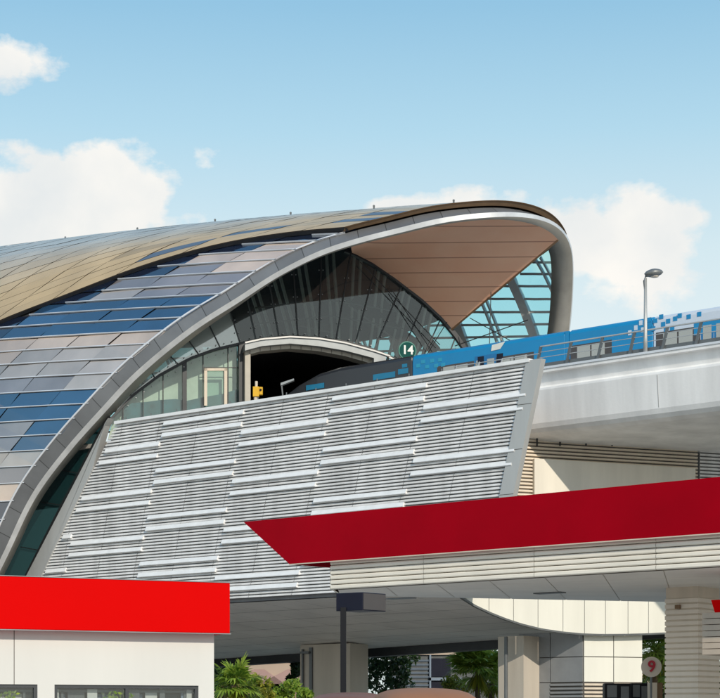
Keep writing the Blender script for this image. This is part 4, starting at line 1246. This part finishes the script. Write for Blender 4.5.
# ================================================================== PALMS, TREES
def palm(px, py, Y, crown_r, nf, label, seedv, trunk_h=None, mats=('palmleaf',), grp='palms beyond the underpass'):
    rnd = random.Random(seedv)
    c = aty(px, py, Y); base = [c[0], c[1], 0]
    t = thing('palm_tree', label, 'palm tree', base, grp)
    H = c[2]
    b = MB(); b.tube([[c[0]+.05*math.sin(k*.7), c[1], H*k/8] for k in range(9)], [.26-.012*k for k in range(9)], 10)
    for k in range(int(H*5)): b.tube([[c[0], c[1], .2*k], [c[0], c[1], .2*k+.09]], [.30-.01*k/2 if k < 16 else .22, .2], 8)
    b.build('trunk', 'trunk', t)
    b = MB()
    for f in range(nf):
        az = rnd.uniform(0, 2*math.pi); el = rnd.uniform(-.5, 1.3); L_ = crown_r*rnd.uniform(.75, 1.1)
        # petiole
        d = np.array([math.cos(az)*math.cos(el), math.sin(az)*math.cos(el), math.sin(el)])
        s0 = np.array(c); e0 = s0+d*L_*.45+[0, 0, -.04*L_]
        b.tube([s0, (s0+e0)/2+[0, 0, .05*L_], e0], [.035, .03, .02], 4)
        # fan of leaflets
        side_ = np.cross(d, [0, 0, 1.]); 
        if np.linalg.norm(side_) < .1: side_ = np.array([1., 0, 0])
        side_ /= np.linalg.norm(side_); upv = np.cross(side_, d)
        nl = 17
        for k in range(nl):
            a = -1.75+3.5*k/(nl-1); ll = L_*.62*(1-.22*abs(a)/1.75)*rnd.uniform(.88, 1.08)
            dl = d*math.cos(a)+side_*math.sin(a)+upv*rnd.uniform(-.08, .08)
            m1 = e0+dl*ll*.5; tip = e0+dl*ll+[0, 0, -.30*ll*rnd.uniform(.4, 1.3)]
            pw = np.cross(dl, upv); pw /= np.linalg.norm(pw)+1e-6; w = .055*L_/1.4
            b.face([e0, m1-pw*w, tip, m1+pw*w])
    b.build('crown', mats[0], t)
    # dry skirt
    b = MB()
    for f in range(nf*2):
        az = rnd.uniform(0, 2*math.pi); L_ = crown_r*rnd.uniform(.4, .8); a = np.array([c[0]+.2*math.cos(az), c[1]+.2*math.sin(az), c[2]-rnd.uniform(0, .3)])
        e = a+np.array([math.cos(az)*L_*.5, math.sin(az)*L_*.5, -L_*.8]); p = np.array([-math.sin(az), math.cos(az), 0])*.06
        b.face([a, (a+e)/2-p, e, (a+e)/2+p])
    b.build('dry_fronds', 'leafyel', t)
palm(236, 684, 74, 1.4, 34, 'fan palm seen just right of the white kiosk wall', 3)
palm(478, 671, 128, 2.9, 44, 'fan palm seen beside the grey shaded pier block', 5, mats=('palmsunlit',))
palm(492, 684, 131, 2.0, 24, 'smaller fan palm partly behind the grey shaded pier block', 6)
palm(655, 652, 112, 2.9, 40, 'large leafy palm behind the number 9 sign', 9, mats=('palmsunlit',))
palm(668, 668, 116, 2.4, 26, 'palm half hidden behind the ribbed column', 12, mats=('palmsunlit',))
def tree(px, py, Y, rad, h, label, seedv, m='leafdark', grp='trees beyond the underpass', n=1600, name='tree', leaf=.22, cat='tree', nb=10):
    rnd = random.Random(seedv); c = aty(px, py, Y); t = thing(name, label, cat, [c[0], c[1], 0], grp)
    b = MB()
    top = c[2]
    b.tube([[c[0], c[1], 0], [c[0]+.1, c[1], top*.4], [c[0], c[1], top*.8]], [.25*rad/2, .18*rad/2, .08*rad/2], 8)
    for k in range(6):
        a = rnd.uniform(0, 6.28); b.tube([[c[0], c[1], top*.45], [c[0]+math.cos(a)*rad*.5, c[1]+math.sin(a)*rad*.5, top*.8+rnd.uniform(0, .3)*rad]], [.1*rad/2, .03], 5)
    b.build('trunk', 'trunk', t)
    b = MB(); bl_ = [(rnd.gauss(0, .45)*rad, rnd.gauss(0, .45)*rad, rnd.uniform(-.6, .6)*h, rnd.uniform(.3, .5)*rad) for _ in range(nb)]
    for k in range(n):
        q = rnd.choice(bl_); d = np.array([rnd.gauss(0, 1) for _ in range(3)]); d /= np.linalg.norm(d)
        p = np.array([c[0]+q[0], c[1]+q[1], c[2]+q[2]])+d*q[3]*rnd.uniform(.6, 1.05)
        a1_ = np.array([rnd.gauss(0, 1) for _ in range(3)]); a1_ /= np.linalg.norm(a1_); a2_ = np.cross(a1_, [rnd.gauss(0, 1) for _ in range(3)]); a2_ /= np.linalg.norm(a2_)
        s_ = leaf*rnd.uniform(.6, 1.3)
        b.face([p-a1_*s_, p+a2_*s_*.45, p+a1_*s_, p-a2_*s_*.45])
    b.build('crown', m, t)
tree(297, 674, 128, .8, 1.9, 'dark tree against the left edge of the beige pier', 21)
tree(386, 672, 140, 2.3, 2.4, 'dark tree against the right edge of the beige pier', 22, n=2200)
tree(222, 664, 170, 2.5, 1.6, 'pale leafy tree behind the fan palm by the kiosk', 23, 'leafdark')
tree(262, 690, 78, .75, .7, 'yellow green shrub beside the fan palm by the kiosk', 24, 'leafyel', 'shrubs beyond the underpass', 900, 'shrub', .14, 'shrub')
tree(287, 692, 82, .8, .7, 'bright green rounded shrub left of the beige pier', 25, 'palmleaf', 'shrubs beyond the underpass', 900, 'shrub', .14, 'shrub')
tree(300, 700, 86, .7, .6, 'low green shrub at the foot of the beige pier', 26, 'palmleaf', 'shrubs beyond the underpass', 700, 'shrub', .14, 'shrub')
tree(452, 690, 133, 1.2, 1.1, 'green shrub beside the louvred blue grey building', 27, 'leafyel', 'shrubs beyond the underpass', 700, 'shrub', .16, 'shrub')
for k, (px, Y) in enumerate([(190, 205), (330, 215), (440, 210), (520, 200), (600, 190), (665, 150), (560, 150)]):
    tree(px, 676, Y, 4, 2.6, ['tree behind the kiosk roof line', 'tree hidden behind the beige pier', 'tree behind the louvred building', 'tree behind the side pier', 'tree behind the grey pier block', 'tree behind the ribbed column', 'tree behind the cream pier panels'][k], 40+k, n=1200, leaf=.4)
# ================================================================== BACKGROUND BUILDINGS
def bldg(px0, px1, ytop, Y, d, m, label, name='building', wins=0, band=None):
    x0 = (px0-360)/F*Y; x1 = (px1-360)/F*Y; zt_ = 1.6+(720-ytop)/F*Y
    t = thing(name, label, 'building', [(x0+x1)/2, Y, 0])
    b = MB(); b.box((x0, Y, 0), (x1, Y+d, zt_)); b.build('wall', m, t)
    b = MB(); b.box((x0-.2, Y-.2, zt_), (x1+.2, Y+d+.2, zt_+.35)); b.build('roof', 'beige', t)
    if wins:
        z0 = zt_*.35
        for k in range(wins):
            q = lerp(x0, x1, (k+.5)/wins); w = (x1-x0)/wins*.28
            b = MB(); 
            for (a, c_, e, f) in [(q-w, q+w, z0, z0+.1), (q-w, q+w, z0+1.5, z0+1.6), (q-w, q-w+.1, z0+.1, z0+1.5), (q+w-.1, q+w, z0+.1, z0+1.5)]: b.box((a, Y-.06, e), (c_, Y-.003, f))
            wo = b.build('window', 'winframe', t)
            b = MB(); b.box((q-w+.1, Y-.03, z0+.1), (q+w-.1, Y-.003, z0+1.5)); b.build('pane', 'carglass', wo)
    return t, x0, x1, zt_
t, x0, x1, z_ = bldg(236, 330, 662, 180, 12, 'beige', 'low beige and pink villa seen through the underpass', 'villa', 4)
b = MB()
for q in (.25, .62):
    xc = lerp(x0, x1, q); Y = 178; w = 2.6 if q < .5 else 3.4
    zb2 = 1.6+(720-684)/F*Y; zt2 = 1.6+(720-669)/F*Y
    b.mesh([[xc-w, Y-.2, zb2], [xc+w, Y-.2, zb2], [xc+w, Y+4, zb2], [xc-w, Y+4, zb2], [xc-w*.2, Y+1.6, zt2], [xc+w*.2, Y+1.6, zt2]], [(0, 1, 5, 4), (1, 2, 5), (2, 3, 4, 5), (3, 0, 4)])
    b.box((xc-w+.3, Y, 0), (xc+w-.3, Y+3.5, zb2))
b.build('tiled_porch', 'pink', t)
t, x0, x1, z_ = bldg(392, 500, 655, 158, 14, 'steelmid', 'grey building with pale slatted shutter behind the palm', 'shutter_building', 0)
b = MB(); xa, xb = (392-360)/F*158, (429-360)/F*158; zz = .6
while zz < z_-.4:
    b.prism([[xa, 157.9, zz], [xb, 157.9, zz], [xb, 157.8, zz+.16], [xa, 157.8, zz+.16]], [0, .06, 0]); zz += .36
b.build('slatted_shutter', 'bluegrey', t)
b = MB(); xa, xb = (431-360)/F*158, (462-360)/F*158
b.box((xa, 157.9, 1.9), (xb, 157.95, z_-2.3)); b.box((xa, 157.9, z_-1.9), (xb-1, 157.95, z_-.3)); b.build('dark_windows', 'navy', t)
b = MB(); b.box((xa-.15, 157.7, 0), (xa, 157.9, z_)); b.box((xa-.15, 157.7, z_-2.25), (xb, 157.9, z_-2.0)); b.build('window_frame', 'bluegrey', t)
# a far row behind
for k, (a, c_, y, Y, m, lb) in enumerate([(150, 262, 672, 240, 'beige', 'pale low building farthest left through the underpass'), (560, 760, 676, 230, 'beige', 'pale low building behind the palms on the right')]):
    bldg(a, c_, y, Y, 10, m, lb, 'low_building', 5)
# ================================================================== CARS
def suv(xc, Y, yaw, paint, label, H=1.95):
    t = thing('parked_car', label, 'car', [xc, Y, 0], 'cars parked by the floodlight post')
    ca, sa = math.cos(yaw), math.sin(yaw)
    G = lambda x, y, z: np.array([xc+x*ca-y*sa, Y+x*sa+y*ca, z])   # x across, y along
    k = H/1.95
    secs = [(-2.35, .55, .78, .80, .80, .95, .7), (-2.2, .4, .88, 1.05, .9, 1.08, .7), (-1.95, .35, .93, 1.10, .92, 1.3, .72), (-1.35, .3, .95, 1.12, .93, 1.86, .62), (-.6, .3, .95, 1.13, .93, 1.95, .64), (.3, .3, .95, 1.12, .93, 1.93, .63), (.9, .3, .95, 1.1, .92, 1.6, .66), (1.35, .32, .94, 1.08, .9, 1.16, .72), (2.1, .35, .9, .98, .84, 1.03, .6), (2.4, .5, .75, .8, .7, .88, .5)]
    n_ = 0; rings = []
    for (y, zb0, wb, zs_, ws, zt0, wt) in secs:
        zt0 *= k; half = [(wb*.85, zb0), (wb, zb0+.15), (wb*1.0, (zb0+zs_)/2), (ws, zs_), (lerp(ws, wt, .7), lerp(zs_, zt0, .72)), (wt, lerp(zs_, zt0, .93)), (wt*.72, zt0-.008), (wt*.3, zt0+.012)]
        ring = [(x, y, z) for x, z in half]+[(-x, y, z) for x, z in half[::-1]]; rings.append([G(*p) for p in ring]); n_ = len(ring)
    b = MB(); b.mesh([p for r in rings for p in r], [(i*n_+q, i*n_+(q+1) % n_, (i+1)*n_+(q+1) % n_, (i+1)*n_+q) for i in range(len(secs)-1) for q in range(n_)]+[tuple(range(n_)), tuple((len(secs)-1)*n_+q for q in range(n_-1, -1, -1))])
    o = b.build('body', paint, t, smooth=True, weld=True); md = o.modifiers.new('sub', 'SUBSURF'); md.levels = 1; md.render_levels = 2
    b = MB()
    b.face([G(-.62, -1.9, 1.28*k), G(.62, -1.9, 1.28*k), G(.52, -1.5, 1.75*k), G(-.52, -1.5, 1.75*k)])
    b.build('rear_window', 'carglass', t)
    b = MB(); b.face([G(-.62, 1.25, 1.25*k), G(.62, 1.25, 1.25*k), G(.54, .72, 1.76*k), G(-.54, .72, 1.76*k)]); b.build('windscreen', 'carglass', t)
    for s_ in (-1, 1):
        b = MB(); b.face([G(s_*.90, -1.3, 1.2*k), G(s_*.90, .8, 1.2*k), G(s_*.76, .4, 1.7*k), G(s_*.76, -1.2, 1.7*k)]); b.build('side_window', 'carglass', t)
        b = MB(); b.box((s_*.72-.1, -2.36, .85), (s_*.72+.1, -2.2, 1.15), G); b.build('tail_light', 'redlens', t)
        b = MB(); b.box((s_*.62-.16, 2.25, .72), (s_*.62+.16, 2.4, .86), G); b.build('headlight', 'chrome', t)
        b = MB(); b.tube([G(s_*.93, .75, 1.2), G(s_*1.08, .72, 1.22)], [.05, .11], 8); b.build('wing_mirror', paint, t)
        for y in (-1.45, 1.5):
            b = MB(); b.tube([G(s_*.95, y, .36), G(s_*.72, y, .36)], .36, 20); w = b.build('wheel', 'tyre', t)
            b = MB(); b.tube([G(s_*.965, y, .36), G(s_*.9, y, .36)], .22, 14); b.build('rim', 'chrome', w)
suv((419-360)/F*25, 25, .12, 'carpaint', 'light brown car whose rounded roof rises right of the floodlight post', 2.04)
suv((357-360)/F*34, 34, -.3, 'carpaint2', 'dark bronze car whose roof shows at the foot of the floodlight post', 2.12)
# ================================================================== GROUND
b = MB(); b.face([(-1500, -400, 0), (1500, -400, 0), (1500, 3000, 0), (-1500, 3000, 0)]); struct(b.build('ground', 'sand'))
def sheet(name, poly, z, m):
    b = MB(); b.face([(p[0], p[1], z) for p in poly]); return struct(b.build(name, m))
sheet('forecourt_paving', [C(60, -45, 0), C(-60, -45, 0), C(-60, 28, 0), C(60, 28, 0)], .004, 'paving')
sheet('road', [C(150, 30, 0), C(-150, 30, 0), C(-150, 41, 0), C(150, 41, 0)], .008, 'asphalt')
b = MB()
for k in range(-20, 21): b.box((k*6, 35.4, .012), (k*6+3, 35.55, .014), lambda x, y, z: C(x, y, z))
struct(b.build('lane_markings', 'paint'))
b = MB()
for y in (29.7, 41): b.box((-150, y, 0), (150, y+.3, .13), lambda x, y2, z: C(x, y2, z))
struct(b.build('kerb', 'concrete'))
# ================================================================== WORLD
w = bpy.data.worlds.new('World'); sc.world = w; w.use_nodes = True
nt = w.node_tree; N = nt.nodes; L = nt.links; bg = N['Background']
SUNV = np.array([.40, -.917, 0]); SUNV /= np.linalg.norm(SUNV); EL = math.radians(29)
sky = N.new('ShaderNodeTexSky'); sky.sky_type = 'NISHITA'; sky.sun_disc = False
sky.sun_elevation = EL; sky.sun_rotation = math.atan2(SUNV[0], SUNV[1]); sky.air_density = 1.2; sky.dust_density = 1.0; sky.ozone_density = 1.5
tc = N.new('ShaderNodeTexCoord'); sp = N.new('ShaderNodeSeparateXYZ'); L.new(tc.outputs['Generated'], sp.inputs[0])
def math_(op, a, b=None, clamp=False):
    n_ = N.new('ShaderNodeMath'); n_.operation = op; n_.use_clamp = clamp
    for i, q in enumerate((a, b)):
        if q is None: continue
        if isinstance(q, (int, float)): n_.inputs[i].default_value = q
        else: L.new(q, n_.inputs[i])
    return n_.outputs[0]
cr = N.new('ShaderNodeValToRGB'); L.new(sp.outputs['Z'], cr.inputs[0])
e = cr.color_ramp.elements
e[0].position = 0.0; e[0].color = (.66, .78, .80, 1); e[1].position = 1.0; e[1].color = (.10, .25, .50, 1)
for p_, c_ in ((.19, (.84, .91, .91)), (.25, (.71, .86, .90)), (.31, (.47, .73, .87)), (.37, (.30, .58, .79)), (.44, (.23, .51, .74))):
    q = e.new(p_); q.color = (*c_, 1)
sk = N.new('ShaderNodeMixRGB'); sk.blend_type = 'MIX'; sk.inputs[0].default_value = .82
skm = N.new('ShaderNodeVectorMath'); skm.operation = 'SCALE'; skm.inputs['Scale'].default_value = .10
L.new(sky.outputs[0], skm.inputs[0]); L.new(skm.outputs[0], sk.inputs[1]); L.new(cr.outputs[0], sk.inputs[2])
# clouds
mp = N.new('ShaderNodeMapping'); mp.inputs['Scale'].default_value = (1, 1, 1.6); L.new(tc.outputs['Generated'], mp.inputs[0])
nz = N.new('ShaderNodeTexNoise'); nz.inputs['Scale'].default_value = 22; nz.inputs['Detail'].default_value = 9; nz.inputs['Roughness'].default_value = .58; L.new(mp.outputs[0], nz.inputs['Vector'])
nz2 = N.new('ShaderNodeTexNoise'); nz2.inputs['Scale'].default_value = 3; nz2.inputs['Detail'].default_value = 7; L.new(mp.outputs[0], nz2.inputs['Vector'])
def dirof(px, py):
    r = ray(px, py); return r/np.linalg.norm(r)
def blob(px, py, rx, rz, amp):
    d = dirof(px, py)
    dx = math_('DIVIDE', math_('SUBTRACT', sp.outputs['X'], float(d[0])), rx/F*.95)
    dz = math_('DIVIDE', math_('SUBTRACT', sp.outputs['Z'], float(d[2])), rz/F*.95)
    r2 = math_('ADD', math_('MULTIPLY', dx, dx), math_('MULTIPLY', dz, dz))
    fy = math_('GREATER_THAN', sp.outputs['Y'], 0.0)
    return math_('MULTIPLY', math_('MULTIPLY', math_('SUBTRACT', 1.0, r2, True), amp), fy)
tot = None
for a in [(30, 225, 105, 88, 1.5), (115, 190, 80, 62, 1.4), (10, 175, 65, 55, 1.0), (110, 240, 125, 65, 1.0), (15, 66, 62, 36, 1.15), (205, 162, 25, 20, .45), (632, 238, 82, 60, 1.4), (575, 235, 90, 52, 1.3), (470, 204, 85, 24, 1.0), (630, 300, 120, 60, .6), (400, 206, 50, 16, .8)]:
    q = blob(*a); tot = q if tot is None else math_('MAXIMUM', tot, q)
back = math_('LESS_THAN', sp.outputs['Y'], 0.0)
bk = math_('MULTIPLY', math_('MULTIPLY', back, .85), math_('SUBTRACT', math_('MULTIPLY', nz2.outputs[0], 2.6), .95, True))
tot = math_('MAXIMUM', tot, bk)
den = math_('MULTIPLY', math_('SUBTRACT', math_('ADD', tot, math_('MULTIPLY', math_('SUBTRACT', nz.outputs[0], .5), 2.6)), .42), 3.0, True)
den = math_('MULTIPLY', den, math_('GREATER_THAN', tot, 0.0))
den = math_('MULTIPLY', den, math_('MULTIPLY', tot, 5.0, True))
cm_ = N.new('ShaderNodeMixRGB'); L.new(math_('MULTIPLY', den, .93), cm_.inputs[0]); L.new(sk.outputs[0], cm_.inputs[1])
nz3 = N.new('ShaderNodeTexNoise'); nz3.inputs['Scale'].default_value = 16; nz3.inputs['Detail'].default_value = 6
mp3 = N.new('ShaderNodeMapping'); mp3.inputs['Location'].default_value = (.01, 0, .022); L.new(tc.outputs['Generated'], mp3.inputs[0]); L.new(mp3.outputs[0], nz3.inputs['Vector'])
cc = N.new('ShaderNodeValToRGB'); L.new(math_('MULTIPLY', math_('SUBTRACT', nz3.outputs[0], .33), 3.2, True), cc.inputs[0]); cc.color_ramp.elements[0].color = (.78, .80, .80, 1); cc.color_ramp.elements[1].color = (.97, .93, .87, 1)
L.new(cc.outputs[0], cm_.inputs[2])
L.new(cm_.outputs[0], bg.inputs[0]); bg.inputs[1].default_value = 1.05
sun = bpy.data.lights.new('sun', 'SUN'); sun.energy = 3.0; sun.angle = math.radians(.6); sun.color = (1, .90, .76)
so = bpy.data.objects.new('sun', sun); COL.objects.link(so)
sd = Vector((SUNV[0]*math.cos(EL), SUNV[1]*math.cos(EL), math.sin(EL)))
so.rotation_euler = sd.to_track_quat('Z', 'Y').to_euler()
# ================================================================== CAMERA
cam = bpy.data.cameras.new('camera'); co = bpy.data.objects.new('camera', cam); COL.objects.link(co); sc.camera = co
co.location = (0, 0, CZ); co.rotation_euler = (math.radians(90), 0, 0)
cam.sensor_width = 36; cam.lens = 90; cam.shift_y = (720-349)/720; cam.clip_end = 6000; cam.clip_start = .1
sc.view_settings.view_transform = 'Standard'; sc.view_settings.look = 'None'; sc.view_settings.exposure = 0
for o in list(bpy.data.objects):
    if '_w' in o: del o['_w']
